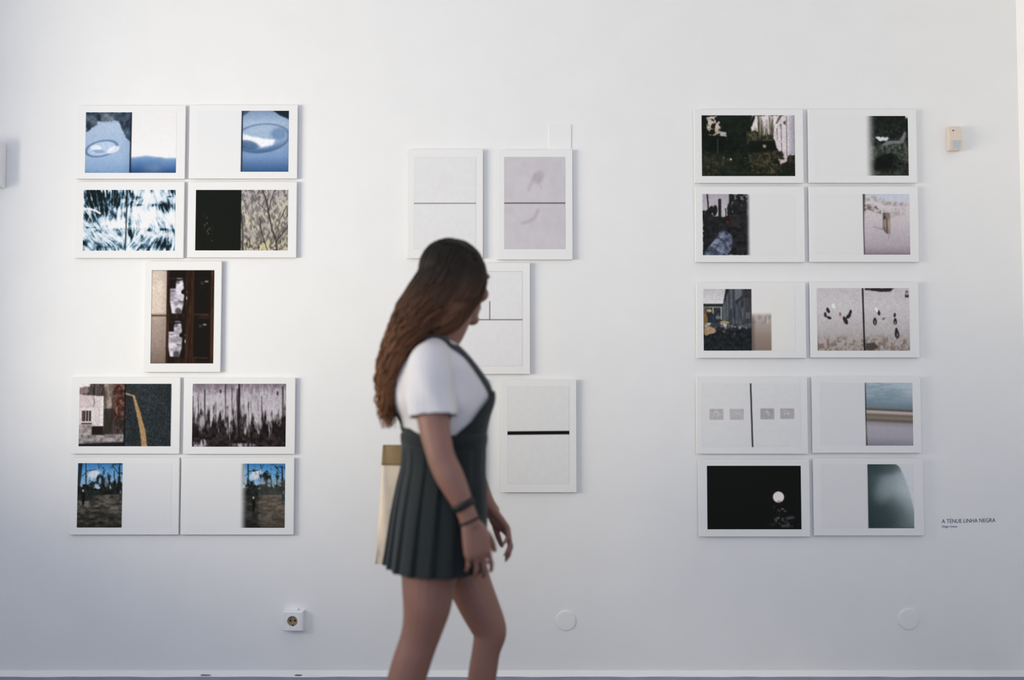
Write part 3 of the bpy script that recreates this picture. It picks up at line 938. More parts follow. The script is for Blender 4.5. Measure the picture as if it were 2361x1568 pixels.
def pic_lounger(p):
    bgc = (218, 216, 213)
    p.a[:] = bgc
    x0 = (1994 - 1880) / (2094 - 1880)
    def R(q):
        n = q.fbm(20, 26, 4, .6)
        q.a = q.ramp(n, [(.3, (22, 26, 22)), (.6, (42, 46, 42)), (.85, (70, 74, 70))])
        q.put(smooth01((.45 - q.Y) * 3) * .55, (24, 28, 24))
        q.put(q.poly([(.1, .5), (.9, .42), (1, .55), (1, .8), (.6, .62), (.1, .75)], 6, .06) * .5, q.ramp(n, [(.3, (60, 66, 58)), (.7, (118, 124, 114))]))
        q.put(q.poly([(.2, .8), (.35, .64), (.65, .62), (.62, .85), (.45, .98), (.2, .9)], 5, .04) * .8, (18, 20, 18))
        q.put(smooth01((q.Y - .85) * 8) * .4 * n, (110, 110, 92))
        q.put(q.poly([(.24, .35), (.4, .35), (.56, .37), (.48, .42), (.32, .42)], 1, .05), (206, 208, 212))
        q.put(q.poly([(.35, .5), (.5, .42), (.8, .41), (.9, .27), (.95, .26), (.93, .36), (.86, .47), (.66, .46), (.5, .5)], 2), (112, 112, 112))
        q.put(q.line([(.84, .46), (.86, .56)], .008) * .7, (30, 28, 30))
        q.put(q.line([(.45, .5), (.44, .66)], .006) * .7, (20, 22, 22))
        q.tone(.1, 40, 50, 2)
    old = p.a.copy()
    paste(p, sub(p.w - int(p.w * x0), p.h, 31, R), x0)
    f = smooth01((p.X - x0 - .0) / .13)[..., None]
    p.a = old * (1 - f) + p.a * f
    p.put(smooth01((p.X - .965) * 60) * smooth01((.06 - p.Y) * 20), bgc)

def pic_sleeve(p):
    p.a[:] = (217, 215, 212)
    x1 = (1731 - 1619.5) / (1833 - 1619.5)
    def L(q):
        q.a = q.ramp(q.Y, [(0, (184, 178, 186)), (.3, (204, 196, 196)), (.4, (196, 188, 188))])
        n = q.fbm(18, 20, 4, .65)
        dk = q.ramp(n, [(.3, (18, 21, 19)), (.7, (38, 40, 38)), (.9, (58, 56, 54))])
        q.put(q.poly([(.62, 0), (1, 0), (1, 1), (0, 1), (0, .27), (.12, .28), (.2, .34), (.36, .37), (.52, .36), (.5, .24), (.58, .1)], 1, .06), dk)
        for pts, w in (([(.1, 0), (.12, .2), (.12, .34)], .012), ([(.36, .1), (.36, .36)], .025), ([(.6, 0), (.6, .3)], .035), ([(.48, .24), (.49, .38)], .008), ([(.54, .3), (.54, .38)], .008)):
            q.put(q.line(pts, w) * .95, (24, 27, 24))
        for x, y, rx, ry, r in ((.17, .27, .05, .08, .3), (.26, .27, .05, .09, .1), (.12, .3, .05, .05, 0)):
            q.put(q.ell(x, y, rx, ry, r, .3), (24, 27, 24))
        q.put(smooth01((q.fbm(16, 14, 3) - .58) * 10) * q.rect(.6, .02, .95, .34, .05) * .7, (150, 144, 152))
        for k in range(6):
            q.put(q.line([(.58, .36 + .035 * k), (.7, .34 + .035 * k), (.78, .4 + .03 * k)], .008) * .4, (96, 66, 60))
        q.put(q.ell(.52, .455, .04, .025, 0, .6) * .6, (110, 44, 38))
        cloth = q.ramp(q.fbm(8, 10, 4, .65), [(.3, (48, 56, 70)), (.5, (92, 102, 120)), (.72, (146, 156, 174))])
        q.put(q.poly([(.03, .97), (.12, .86), (.25, .74), (.36, .62), (.5, .6), (.6, .68), (.62, .75), (.6, .9), (.52, 1), (.05, 1)], 2, .03), cloth)
        q.put(q.line([(.3, .7), (.45, .78), (.5, .9)], .014, 1.4) * .6, (40, 48, 62))
        q.put(q.line([(.22, .82), (.38, .86)], .012, 1.4) * .6, (40, 48, 62))
        q.tone(.1, 40, 50, 2)
    old = p.a.copy()
    a = sub(int(p.w * x1), p.h, 33, L)
    paste(p, a, 0)
    f = smooth01((x1 - p.X) / .055)[..., None]
    mid = np.array((60, 48, 62.0))
    p.a = old * (1 - f) + (p.a * .85 + mid * .15) * f

def pic_post(p):
    p.a[:] = (217, 215, 212)
    x0 = (1991 - 1880) / (2099 - 1880)
    def R(q):
        q.a = q.ramp(q.Y, [(0, (192, 192, 202)), (.12, (206, 198, 198)), (.35, (198, 188, 188)), (.6, (186, 176, 180)), (.85, (172, 162, 166)), (1, (138, 128, 130))])
        n = q.fbm(16, 18, 4, .65)
        q.put(q.poly([(.2, 0), (1, 0), (1, .16), (.6, .14), (.2, .05)], 4, .02) * .6, (188, 194, 206))
        q.put(q.poly([(0, 0), (.2, .02), (.6, .13), (1, .15), (1, .2), (.5, .2), (.2, .12), (0, .1)], 3, .05) * smooth01((n - .25) * 2.5) * .5, (120, 110, 108))
        q.put(q.poly([(0, .18), (.2, .17), (.32, .22), (.4, .33), (.3, .32), (.1, .26), (0, .28)], 2, .06) * smooth01((n - .2) * 2.5) * .85, (92, 86, 80))
        q.put(q.poly([(.4, .26), (.9, .22), (.9, .34), (.5, .4)], 5, .05) * smooth01((n - .3) * 3) * .4, (130, 120, 118))
        q.put(q.line([(.22, .54), (.42, .59)], .012, 1.8) * .45, (120, 108, 106))
        q.put(q.poly([(.42, .31), (.57, .31), (.58, .67), (.48, .65), (.41, .57)], 1), q.ramp(q.fbm(22, 4, 3), [(.3, (96, 82, 74)), (.7, (166, 148, 136))]))
        q.put(q.line([(.5, .4), (.51, .65)], .007) * .7, (70, 58, 52))
        q.put(q.line([(.445, .36), (.455, .62)], .006) * .5, (70, 58, 52))
        q.put(q.ell(.452, .39, .022, .018, 0, .4), (50, 42, 40))
        q.put(q.line([(.54, .68), (.53, .76)], .006) * .5, (120, 108, 104))
        q.put(smooth01((.06 - q.X) * 30) * smooth01((.5 - q.Y) * 2) * .8, (56, 54, 54))
        q.tone(.07, 40, 50, 3)
    paste(p, sub(p.w - int(p.w * x0), p.h, 35, R), x0)
    p.put(p.line([(x0 + .003, 0), (x0 + .008, 1)], .007), (54, 50, 50))
    p.put(p.rect(x0, .985, 1, 1.1, .01) * .7, (110, 102, 104))

def pic_barn(p):
    p.a = p.ramp(p.X, [(.7, (213, 211, 209)), (.85, (214, 211, 207)), (1, (213, 211, 210))])
    x1 = (1733 - 1621) / (1833 - 1621)
    def L(q):
        q.a = q.ramp(q.Y, [(0, (184, 180, 184)), (.25, (208, 204, 206)), (.4, (200, 196, 198))])
        n = q.fbm(20, 22, 4, .65)
        q.put(q.rect(-.1, .24, .42, .29, .01), (40, 42, 42))
        q.put(q.rect(-.1, .28, .4, .55, .02), q.ramp(n, [(.3, (26, 30, 32)), (.7, (62, 66, 70))]))
        for x in (.0, .19, .36):
            q.put(q.rect(x, .29, x + .022, .5, .008), (168, 166, 168))
        q.put(q.rect(0, .285, .38, .305, .01) * .8, (150, 148, 150))
        q.put(q.poly([(.47, 0), (1.05, 0), (1.05, .62), (.66, .6), (.38, .55), (.4, .3)], 1), q.ramp(q.fbm(34, 5, 3), [(.3, (52, 56, 62)), (.7, (88, 92, 100))]))
        q.put(q.poly([(.47, 0), (.54, 0), (.42, .25), (.4, .3)], 1), (40, 40, 42))
        q.put(q.poly([(.64, .0), (.8, .0), (.8, .12), (.66, .2)], 1) * .8, (104, 106, 114))
        q.put(q.poly([(.66, .2), (.82, .1), (.84, .0), (1.05, 0), (1.05, .14), (.84, .14), (.68, .24)], 1) * .8, (46, 44, 46))
        q.put(q.line([(.645, 0), (.645, .6)], .008) * .6, (40, 42, 46))
        q.put(q.rect(.86, .1, 1.05, .62, .03) * .5, (42, 40, 42))
        q.put(q.rect(.78, .2, .83, .3, .01) * .7, (42, 44, 48))
        q.put(q.rect(.88, .38, .97, .48, .02) * .6, (112, 104, 104))
        q.put(q.rect(.55, .32, .6, .5, .02) * .5, (40, 42, 46))
        q.put(smooth01((q.Y - .55) * 10 + (n - .5) * 2), q.ramp(n, [(.3, (22, 25, 28)), (.7, (42, 44, 48)), (.9, (74, 72, 70))]))
        q.put(q.poly([(.7, .6), (1, .55), (1, .63), (.85, .63)], 2) * .6, (98, 96, 100))
        for x, y, rx, ry, c in ((.06, .36, .12, .06, (92, 84, 74)), (.12, .46, .14, .08, (36, 42, 50)), (.02, .5, .07, .1, (128, 100, 66)), (.13, .67, .13, .055, (176, 148, 116)), (.06, .71, .06, .045, (150, 124, 94)), (.44, .54, .1, .022, (150, 126, 84)), (.25, .57, .1, .05, (46, 50, 58)), (.3, .46, .05, .03, (118, 120, 124)), (.42, .69, .03, .025, (92, 80, 64)), (.12, .35, .05, .02, (186, 150, 100))):
            q.put(q.ell(x, y, rx, ry, .1, .4) * .9, np.array(c) * (.7 + .6 * n)[..., None])
        q.tone(.1, 50, 60, 2)
    a = sub(int(p.w * x1), p.h, 41, L)
    paste(p, a, 0)
    x2 = (1778 - 1621) / (1833 - 1621)
    m = p.rect(x1, 0, x2, 1, .008)
    n = p.fbm(34, 20, 4)
    p.put(m, p.ramp(p.Y, [(0, (214, 210, 210)), (.38, (216, 212, 210)), (.44, (176, 164, 162)), (.6, (158, 144, 138)), (.8, (140, 122, 112)), (1, (128, 112, 104))]))
    p.put(m * smooth01((p.Y - .38) * 12) * smooth01((.62 - p.Y) * 8) * smooth01((n - .4) * 5) * .5, (120, 108, 106))
    p.put(m * smooth01((x1 + .05 - p.X) * 14) * smooth01((p.Y - .38) * 8) * .75, (62, 54, 50))
    p.put(p.ell(.7, .5, .012, .06, 0, .8) * .5, (206, 204, 208))

def pic_birds(p):
    p.a = p.ramp(p.Y, [(0, (188, 182, 184)), (.3, (196, 190, 192)), (.6, (182, 175, 176)), (1, (160, 150, 146))])
    n = p.fbm(36, 20, 4, .65)
    p.put(smooth01((n - .47) * 7) * smooth01((p.Y - .7) * 6) * .75, (118, 98, 86))
    dk = (46, 42, 44)
    def bird(x, y, r, rot, c=dk, w=1.0):
        p.put(p.ell(x, y, r * .42 * w, r * 1.1, rot, .4), c)
        p.put(p.ell(x + r * .3 * math.sin(rot), y - r * .9 * math.cos(rot), r * .28, r * .42, rot, .4), c)
    for x, y, r, rot in ((.12, .36, .04, -.5), (.09, .43, .035, -.2), (.13, .475, .035, -1.2), (.34, .45, .045, .8), (.36, .39, .035, .4), (.31, .53, .05, -.4), (.29, .49, .03, 0), (.67, .4, .035, -.2), (.625, .54, .05, 0), (.84, .435, .03, .2), (.845, .54, .045, 0), (.862, .74, .06, -.15), (.855, .68, .035, 0)):
        bird(x, y, r, rot)
    for x, y in ((.18, .29), (.645, .35)):
        bird(x, y, .035, -.4, (236, 232, 230))
    bird(.25, .42, .025, 0, (142, 92, 72))
    bird(.72, .49, .025, 1.2, (120, 104, 90))
    for x, y in ((.625, .55), (.845, .56), (.865, .75)):
        p.put(p.ell(x, y, .006, .03, 0, .5) * .7, (190, 184, 184))
    p.put(p.rect(.41, .18, .44, .19, .01) * .5, (140, 132, 132))
    p.put(p.poly([(.52, 0), (.84, 0), (.8, .05), (.7, .06), (.52, .03)], 1, .02), (44, 40, 40))
    p.put(p.rect(.96, .04, .99, .09, .01) * .8, (90, 60, 58))
    p.put(p.rect(.955, .1, .995, .15, .01) * .9, (36, 34, 38))
    p.put(p.ell(.975, .09, .01, .03, 0, .5) * .5, (200, 190, 188))
    p.put(p.poly([(.51, .88), (.62, .86), (.66, .95), (.6, 1), (.51, 1)], 3, .05) * .85, (60, 52, 46))
    p.put(p.line([(.497, 0), (.508, 1)], .012), (26, 25, 24))
    p.tone(.08, 70, 45, 3)

def pic_squares(p):
    faint(p, (209, 207, 208), (203, 201, 203))
    L0, T0, W0, H0 = 1618, 884, 228, 147
    n = p.fbm(60, 40, 2)
    for x0, x1, y0, y1, c in ((1636, 1668, 943, 968, (178, 172, 175)), (1682.6, 1714.7, 943, 968, (180, 174, 176)), (1753, 1785, 942, 967, (166, 160, 164)), (1799, 1831, 942, 966, (170, 164, 168))):
        x0, x1, y0, y1 = (x0 - L0) / W0, (x1 - L0) / W0, (y0 - T0) / H0, (y1 - T0) / H0
        m = p.rect(x0, y0, x1, y1, .006)
        p.put(m, c)
        p.put(m * p.ell((x0 + x1) / 2, (y0 + y1) / 2 - .01, .04, .045, 0, .5) * smooth01((n - .4) * 6) * .6, (205, 200, 204))
        p.put(m * smooth01((p.fbm(90, 14, 2) - .5) * 6) * .25, (140, 134, 140))
    p.put(p.line([((1731.4 - L0) / W0, 0), ((1734.4 - L0) / W0, 1)], .0105), (28, 27, 27))

def pic_horizon(p):
    p.a[:] = (208, 207, 209)
    x0 = (1995.4 - 1891) / (2104.5 - 1891)
    p.put(p.rect(0, 0, x0, 1, .02), p.ramp(p.Y, [(0, (207, 205, 207)), (1, (209, 207, 209))]))
    def R(q):
        s = q.Y - .07 * q.X * 0 - .035 * q.X
        n = q.fbm(2.2, 14, 3)
        q.a = q.ramp(s, [(0, (166, 180, 188)), (.15, (146, 162, 172)), (.28, (128, 146, 156)), (.38, (112, 126, 134)), (.41, (96, 98, 98)), (.425, (86, 72, 62)), (.44, (178, 160, 154)), (.465, (186, 172, 168)), (.5, (112, 100, 90)), (.55, (132, 122, 110)), (.59, (96, 88, 78)), (.63, (146, 140, 144)), (.7, (166, 160, 168)), (.85, (160, 154, 164)), (1, (128, 124, 136))])
        q.put(smooth01((n - .45) * 5) * smooth01((.4 - s) * 8) * .5, (104, 124, 136))
        q.put(smooth01((n - .55) * 6) * smooth01((.3 - s) * 8) * .5, (188, 196, 202))
        q.put(smooth01((q.X - .55) * 2) * smooth01((.36 - q.Y) * 5) * .5, (184, 188, 194))
        q.tone(.04, 40, 50, 3)
    paste(p, sub(p.w - int(p.w * x0), p.h, 45, R), x0)
    p.put(p.line([(x0 + .002, 0), (x0 + .008, 1)], .006), (30, 30, 30))

def pic_moon(p):
    p.a[:] = (21, 23, 21)
    n = p.fbm(20, 14, 4)
    p.put(p.ell(.78, .86, .06, .05, .2, .9) * smooth01((n - .35) * 5) * .9, (112, 118, 126))
    p.put(p.ell(.88, .82, .05, .025, -.1, .9) * .6, (90, 94, 100))
    p.put(p.ell(.79, .73, .05, .05, 0, .9) * smooth01((p.fbm(30, 24, 3) - .48) * 8) * .8, (96, 92, 94))
    p.put(p.ell(.82, .93, .14, .04, 0, .9) * smooth01((p.fbm(30, 24, 3) - .5) * 8) * .6, (86, 90, 96))
    p.put(p.ell(.8, .68, .015, .012, 0, .9) * .8, (150, 118, 104))
    p.put(p.ell(.712, .65, .007, .012, 0, .9) * .7, (110, 80, 66))
    cx, cy = (1794.5 - 1630.5) / 216, (1146.5 - 1074) / 147
    p.put(p.ell(cx, cy, .06, .0885, 0, .06), (196, 160, 120))
    p.put(p.ell(cx, cy, .0575, .085, 0, .08), (222, 212, 214))
    p.put(p.ell(cx + .008, cy + .07, .025, .014, 0, .9) * smooth01((n - .4) * 6) * .8, (150, 120, 124))

def pic_curve(p):
    bgc = np.array((203, 203, 209.0))
    p.a[:] = bgc
    x0 = (2001 - 1893) / (2107 - 1893)
    p.put(p.rect(0, 0, x0, 1, .02), (205, 204, 208))
    def R(q):
        q.a[:] = (52, 64, 66)
        d = np.hypot((q.X - .95), (q.Y - .38) * 1.05)
        q.a = q.ramp(d, [(0, (182, 188, 196)), (.3, (160, 170, 178)), (.55, (122, 134, 140)), (.8, (76, 90, 92)), (1.1, (44, 56, 57))])
        q.put(q.ell(.35, .02, .35, .14, 0, 1) * .6, (48, 60, 62))
        q.put(q.ell(.2, .85, .6, .3, -.3, 1.2) * .7, (48, 60, 62))
        q.put(q.ell(.35, .4, .18, .2, .4, 1.2) * .4, (150, 160, 168))
        q.put(smooth01((.06 - q.X) * 14) * .4, (50, 62, 64))
        xe = .62 + .4 * np.sqrt(np.clip(q.Y / .75, 0, 1)) * .95
        xe = .6 + .4 * np.power(np.clip(q.Y / .75, 0, 1), .55) + np.where(q.Y > .8, -.05 * (q.Y - .8), 0)
        q.put(smooth01((q.X - xe) / .05 + .5), bgc)
        q.tone(.05, 40, 50, 3)
    paste(p, sub(p.w - int(p.w * x0), p.h, 47, R), x0)
    p.put(p.line([(x0, .994), (1, .988)], .006) * .6, (70, 80, 84))

# ------------------------------------------------------------------ mounted photo panels
BOARD = material('white_photo_board', (238, 237, 233), 0.75, 0.1)
PRINT = vcol_material('photographic_ink', 0.75, 0.06)
THICK, GAP = 0.010, 0.006

def photo_panel(outer, inner, fn, label, white, group, seed, res=1.0):
    """outer / inner: pixel boxes (left, top, right, bottom) of the board and of the printed area"""
    yf = -(GAP + THICK)
    def rect(b):
        l, t, r, bt = b
        cxp, cyp = (l + r) / 2, (t + bt) / 2
        return at(l, cyp, yf).x, at(r, cyp, yf).x, at(cxp, bt, yf).z, at(cxp, t, yf).z
    x0, x1, z0, z1 = rect(outer)
    o = box('photo_panel', (x0, yf, z0), (x1, -GAP, z1), BOARD, None, .0008, 1)
    tag(o, label, 'photo panel', group)
    a0, a1, b0, b1 = rect(inner)
    w, h = max(24, int((inner[2] - inner[0]) * res)), max(24, int((inner[3] - inner[1]) * res))
    p = Pic(w, h, (255, 255, 255), seed)
    fn(p)
    p.a = np.stack([p.blur(p.a[..., k], 1) for k in range(3)], -1)
    img = lin(np.clip(p.a, 0, 255)) / lin(white) * lin((238, 237, 233))
    X, Z = np.meshgrid(np.linspace(a0, a1, w), np.linspace(b1, b0, h))
    co = np.stack([X, np.full_like(X, yf - .0004), Z], -1).reshape(-1, 3)
    idx = np.arange(w * h).reshape(h, w)
    quads = np.stack([idx[:-1, :-1], idx[1:, :-1], idx[1:, 1:], idx[:-1, 1:]], -1).reshape(-1, 4)
    me = bpy.data.meshes.new('picture')
    me.vertices.add(w * h)
    me.vertices.foreach_set('co', co.astype(np.float32).ravel())
    me.loops.add(quads.size)
    me.loops.foreach_set('vertex_index', quads.ravel().astype(np.int32))
    me.polygons.add(len(quads))
    me.polygons.foreach_set('loop_start', np.arange(0, quads.size, 4, dtype=np.int32))
    me.update(calc_edges=True)
    set_ink(me, np.clip(img.reshape(-1, 3), 0, .95))
    link('picture', me, PRINT, o)
    return o

GL, GC, GR = 'photo panels of the group at left', 'photo panels of the group in the centre', 'photo panels of the group at right'
WL_, WL2, WL3 = (236, 235, 231), (234, 232, 229), (222, 221, 224)
WC, WC2 = (229, 227, 223), (221, 219, 219)
WR, WR2, WR3 = (219, 217, 214), (213, 211, 212), (209, 208, 212)
photo_panel((177, 243, 427, 412.5), (197, 259, 406.5, 398.6), pic_ring_left, 'white photo panel with a dark-ringed pale blue pool beside a bluish hill under white sky', WL_, GL, 1)
photo_panel((436, 242, 685.5, 412), (454, 255.5, 665.5, 396), pic_ring_right, 'white photo panel with one blue close-up of a ringed pool on its right half', WL_, GL, 2)
photo_panel((173, 419, 424, 595), (192, 438, 404, 578), pic_foliage, 'white photo panel of frosty blue-white feathery foliage split by a thin black line', WL_, GL, 3)
photo_panel((432.5, 419, 683.5, 594), (451, 438, 664, 577.5), pic_black_tree, 'white photo panel with a solid black half beside bare branches and pale leaves', WL_, GL, 4)
photo_panel((332, 602, 509.5, 858), (348.5, 623, 493, 838), pic_cabinet, 'upright white photo panel of a dark brown cabinet with two pale figures', WL_, GL, 5)
photo_panel((163, 870, 414.5, 1046.5), (182.5, 885, 395, 1029), pic_street, 'white photo panel of a pink house front beside dark asphalt with a bent tan line', WL2, GL, 6)
photo_panel((423, 871, 680, 1047), (443.5, 885, 659, 1030), pic_drips, 'white photo panel of a grey wall with dark streaks dripping, in two halves', WL2, GL, 7)
photo_panel((160, 1055, 412.5, 1233), (178.5, 1068, 395, 1216.5), pic_park_left, 'white photo panel with a small dark park and blue sky on its left half', WL3, GL, 8)
photo_panel((417, 1055, 677.5, 1233), (437, 1069, 657, 1217), pic_park_right, 'white photo panel with a faded-edge park and blue sky on its right half', WL3, GL, 9)

photo_panel((938.5, 344, 1113.5, 596), (954.5, 362, 1097.5, 575), pic_pale_line, 'upright pale blank photo panel crossed by a thin grey line, above the walking person', WC, GC, 10)
photo_panel((1147, 345, 1320, 598.5), (1162.5, 362, 1303.5, 574.5), pic_grey_pair, 'upright photo panel with a mauve-grey print cut in two by a dark line', WC, GC, 11)
photo_panel((1047, 606, 1222, 862.5), (1063, 625, 1204.7, 845), pic_cross_line, 'upright pale photo panel with thin crossing dark lines, half hidden behind the person\'s head', WC, GC, 12)
photo_panel((941, 875, 1116.5, 1136), (958, 892, 1100, 1116), pic_plain, 'photo panel almost wholly hidden behind the person, only its edge showing past the dress front', WC2, GC, 13)
photo_panel((1154.5, 875, 1329, 1135.5), (1170, 891, 1312.7, 1116), pic_black_bar, 'upright pale photo panel with one thick black bar across the middle', WC2, GC, 14)

photo_panel((1601, 252, 1852, 422), (1618, 266, 1832.5, 406), pic_garden, 'white photo panel of a dark overgrown garden with a pale house wall', WR, GR, 15)
photo_panel((1864, 252, 2114, 421.5), (1880, 267.5, 2094, 405), pic_lounger, 'white photo panel with a dark grassy picture of a pale garden lounger on its right', WR, GR, 16)
photo_panel((1603, 430, 1855, 604.5), (1620, 447.5, 1833, 588.5), pic_sleeve, 'white photo panel with a dusky cactus garden and a blue denim sleeve on its left', WR, GR, 17)
photo_panel((1866, 430, 2117.5, 604), (1880, 447.5, 2097.5, 587), pic_post, 'white photo panel with a weathered wooden post in pale sand on its right', WR, GR, 18)
photo_panel((1606, 650.5, 1858, 825.5), (1622, 666.5, 1833, 808.5), pic_barn, 'white photo panel of dark grey barns and logs on its left half', WR2, GR, 19)
photo_panel((1868.5, 650, 2119, 824.5), (1884, 664.5, 2097, 808.5), pic_birds, 'white photo panel of ducks on grey ground in two halves split by a black line', WR2, GR, 20)
photo_panel((1606, 869, 1862, 1046.5), (1618, 884, 1846, 1031), pic_squares, 'pale photo panel with four small grey rectangles and one vertical black line', WR2, GR, 21)
photo_panel((1873, 868, 2123.5, 1044.5), (1891, 882.5, 2104.5, 1027.5), pic_horizon, 'pale photo panel with a blurred grey-blue sky above a brown horizon on its right', WR2, GR, 22)
photo_panel((1611, 1059, 1867, 1237.5), (1630.5, 1074, 1847, 1220.5), pic_moon, 'white photo panel with a black night picture and a bright round moon', WR3, GR, 23)
photo_panel((1876, 1057, 2129.5, 1235), (1893, 1070.5, 2107, 1218), pic_curve, 'pale photo panel with a dark teal shape with a curved edge on its right', WR3, GR, 24)
# ------------------------------------------------------------------ the walking person
YP = -1.0
FLOORC = at(1010, 1860, YP)
ORG = Vector((at(1010, 1300, YP).x, YP, 0.0))

def W(px, py, dy=0.0):
    return at(px, py, YP + dy)

def limb_pts(rows):
    """rows: (px, py, dy, ra, rb) -> world points with radii; ra is across the line of sight's depth, rb in the picture plane"""
    out = []
    for px, py, dy, ra, rb in rows:
        p = W(px, py, dy)
        out.append((p.x, p.y, p.z, ra, rb))
    return out

SKIN = bpy.data.materials.new('skin')
SKIN.use_nodes = True
nt = SKIN.node_tree
b = nt.nodes['Principled BSDF']
tc = nt.nodes.new('ShaderNodeTexCoord')
nz = nt.nodes.new('ShaderNodeTexNoise')
nz.inputs['Scale'].default_value = 9
nz.inputs['Detail'].default_value = 4
rp = nt.nodes.new('ShaderNodeValToRGB')
rp.color_ramp.elements[0].position, rp.color_ramp.elements[1].position = .3, .7
rp.color_ramp.elements[0].color = (*[float(v) for v in lin((127, 92, 80))], 1)
rp.color_ramp.elements[1].color = (*[float(v) for v in lin((139, 101, 88))], 1)
nt.links.new(tc.outputs['Object'], nz.inputs['Vector'])
nt.links.new(nz.outputs['Fac'], rp.inputs['Fac'])
nt.links.new(rp.outputs['Color'], b.inputs['Base Color'])
b.inputs['Roughness'].default_value = 0.5
b.inputs['Subsurface Weight'].default_value = 0.08
b.inputs['Subsurface Radius'].default_value = (0.02, 0.008, 0.005)
b.inputs['Specular IOR Level'].default_value = 0.35

# --- torso as a function of height and angle (0 = chest, pi/2 = her left, towards the wall)
YAW = math.radians(14)
FW = Vector((math.cos(YAW), math.sin(YAW), 0))
LF = Vector((-math.sin(YAW), math.cos(YAW), 0))
_t = []   # z, centre px, row py, half depth, half width
for px, py, a, bb in ((1012, 1290, .090, .150), (1014, 1235, .112, .168), (1017, 1175, .112, .168), (1022, 1110, .100, .146), (1025, 1040, .092, .124), (1024, 980, .095, .126),
                      (1018, 920, .104, .136), (1010, 870, .104, .148), (1004, 835, .088, .150), (1003, 808, .066, .118), (1010, 792, .050, .072)):
    p = W(px, py)
    _t.append((p.z, p.x, a, bb))
_t.sort()
_tz = np.array([r[0] for r in _t])
_tc = catmull(np.array(_t), 8)
_tc = _tc[np.argsort(_tc[:, 0])]

def torso(z, phi, off=0.0):
    x = np.interp(z, _tc[:, 0], _tc[:, 1])
    a = np.interp(z, _tc[:, 0], _tc[:, 2]) + off
    w = np.interp(z, _tc[:, 0], _tc[:, 3]) + off
    c, s = math.cos(phi), math.sin(phi)
    k = 1.0 / (abs(c) ** 2.35 + abs(s) ** 2.35) ** (1 / 2.35)
    u, v = a * c * k, w * s * k
    bust = 0.017 * math.exp(-((z - 1.178) / 0.05) ** 2) * (math.exp(-((phi - .55) / .36) ** 2) + math.exp(-((phi + .55) / .36) ** 2))
    blade = 0.012 * math.exp(-((z - 1.22) / 0.06) ** 2) * max(0, -c) 
    u += (bust * 1.0) * (1 if c > 0 else 0) - blade
    return Vector((x, YP, z)) + FW * u + LF * v

def torso_rows(z0, z1, n, off, m=56):
    return [[torso(z, a, off) for a in np.linspace(-math.pi, math.pi, m, endpoint=False)] for z in np.linspace(z0, z1, n)]

# --- body
body = Clay()
body.rings(torso_rows(_tz[0], _tz[-1], 46, 0.0))
# neck
body.limb(limb_pts([(1008, 806, 0, .060, .056), (1018, 786, 0, .052, .050), (1034, 758, .004, .048, .050), (1046, 725, .010, .047, .052), (1050, 690, .012, .05, .055)]))
# trapezius slopes from neck to shoulders
for s in (-1, 1):
    body.limb(limb_pts([(1014, 790, .0, .028, .030), (1006, 808, s * .07, .030, .034), (1001, 830, s * .122, .038, .042)]))

# head
HYAW = math.radians(45)
HC = W(1052, 655, .012)
HM = Matrix.Translation(HC) @ Matrix.Rotation(HYAW, 4, 'Z') @ Matrix.Rotation(math.radians(4), 4, 'Y')
def hb(c, r, rot=None):
    M = HM @ Matrix.Translation(c)
    if rot:
        M = M @ Matrix.Rotation(rot[1], 4, rot[0])
    body.blob(M, r)
hb((-.014, 0, .034), (.090, .072, .080))          # cranium
hb((.030, 0, .028), (.058, .062, .066))           # forehead
hb((.038, 0, -.022), (.050, .056, .060))          # cheeks
hb((.036, 0, -.066), (.048, .043, .042))          # jaw
hb((.068, 0, -.094), (.021, .022, .018))          # chin
hb((-.002, 0, -.045), (.05, .055, .05))           # jaw hinge
for s in (-1, 1):
    hb((.066, s * .036, -.022), (.022, .022, .022))   # cheekbone
    hb((.077, s * .030, .030), (.016, .024, .010))    # brow
    hb((.004, s * .073, -.010), (.019, .008, .031), ('Z', s * .35))   # ear
    hb((.000, s * .078, .006), (.017, .006, .017), ('Z', s * .35))
    hb((.098, s * .011, -.027), (.011, .009, .008))   # nostril wing
# eyelids
for s in (-1, 1):
    for arc, r in ((((.0775, .0175, .007), (.0855, .031, .0185), (.0725, .0455, .007)), .0046), (((.0775, .0175, .006), (.0845, .031, .0010), (.0725, .0455, .006)), .0042)):
        pts = []
        for x, y, z in arc:
            q = HM @ Vector((x, s * y, z))
            pts.append((q.x, q.y, q.z, r, r))
        body.limb(pts, 10, 5, (0, 0, 1))
# nose
def hp(*c):
    return HM @ Vector(c)
pts = []
for c, r in (((.080, 0, .024), .008), ((.092, 0, .006), .009), ((.103, 0, -.010), .010), ((.110, 0, -.022), .0115), ((.098, 0, -.031), .011)):
    q = hp(*c)
    pts.append((q.x, q.y, q.z, r, r))
body.limb(pts, 16, 4)
# lips
for z, r in ((-.0505, .0062), (-.0605, .0072)):
    pts = []
    for y, k, x in ((-.025, .4, .070), (-.012, .95, .0835), (0, 1.0, .0875), (.012, .95, .0835), (.025, .4, .070)):
        q = hp(x, y, z)
        pts.append((q.x, q.y, q.z, r * k, r * k))
    body.limb(pts, 12, 4, (0, 0, 1))

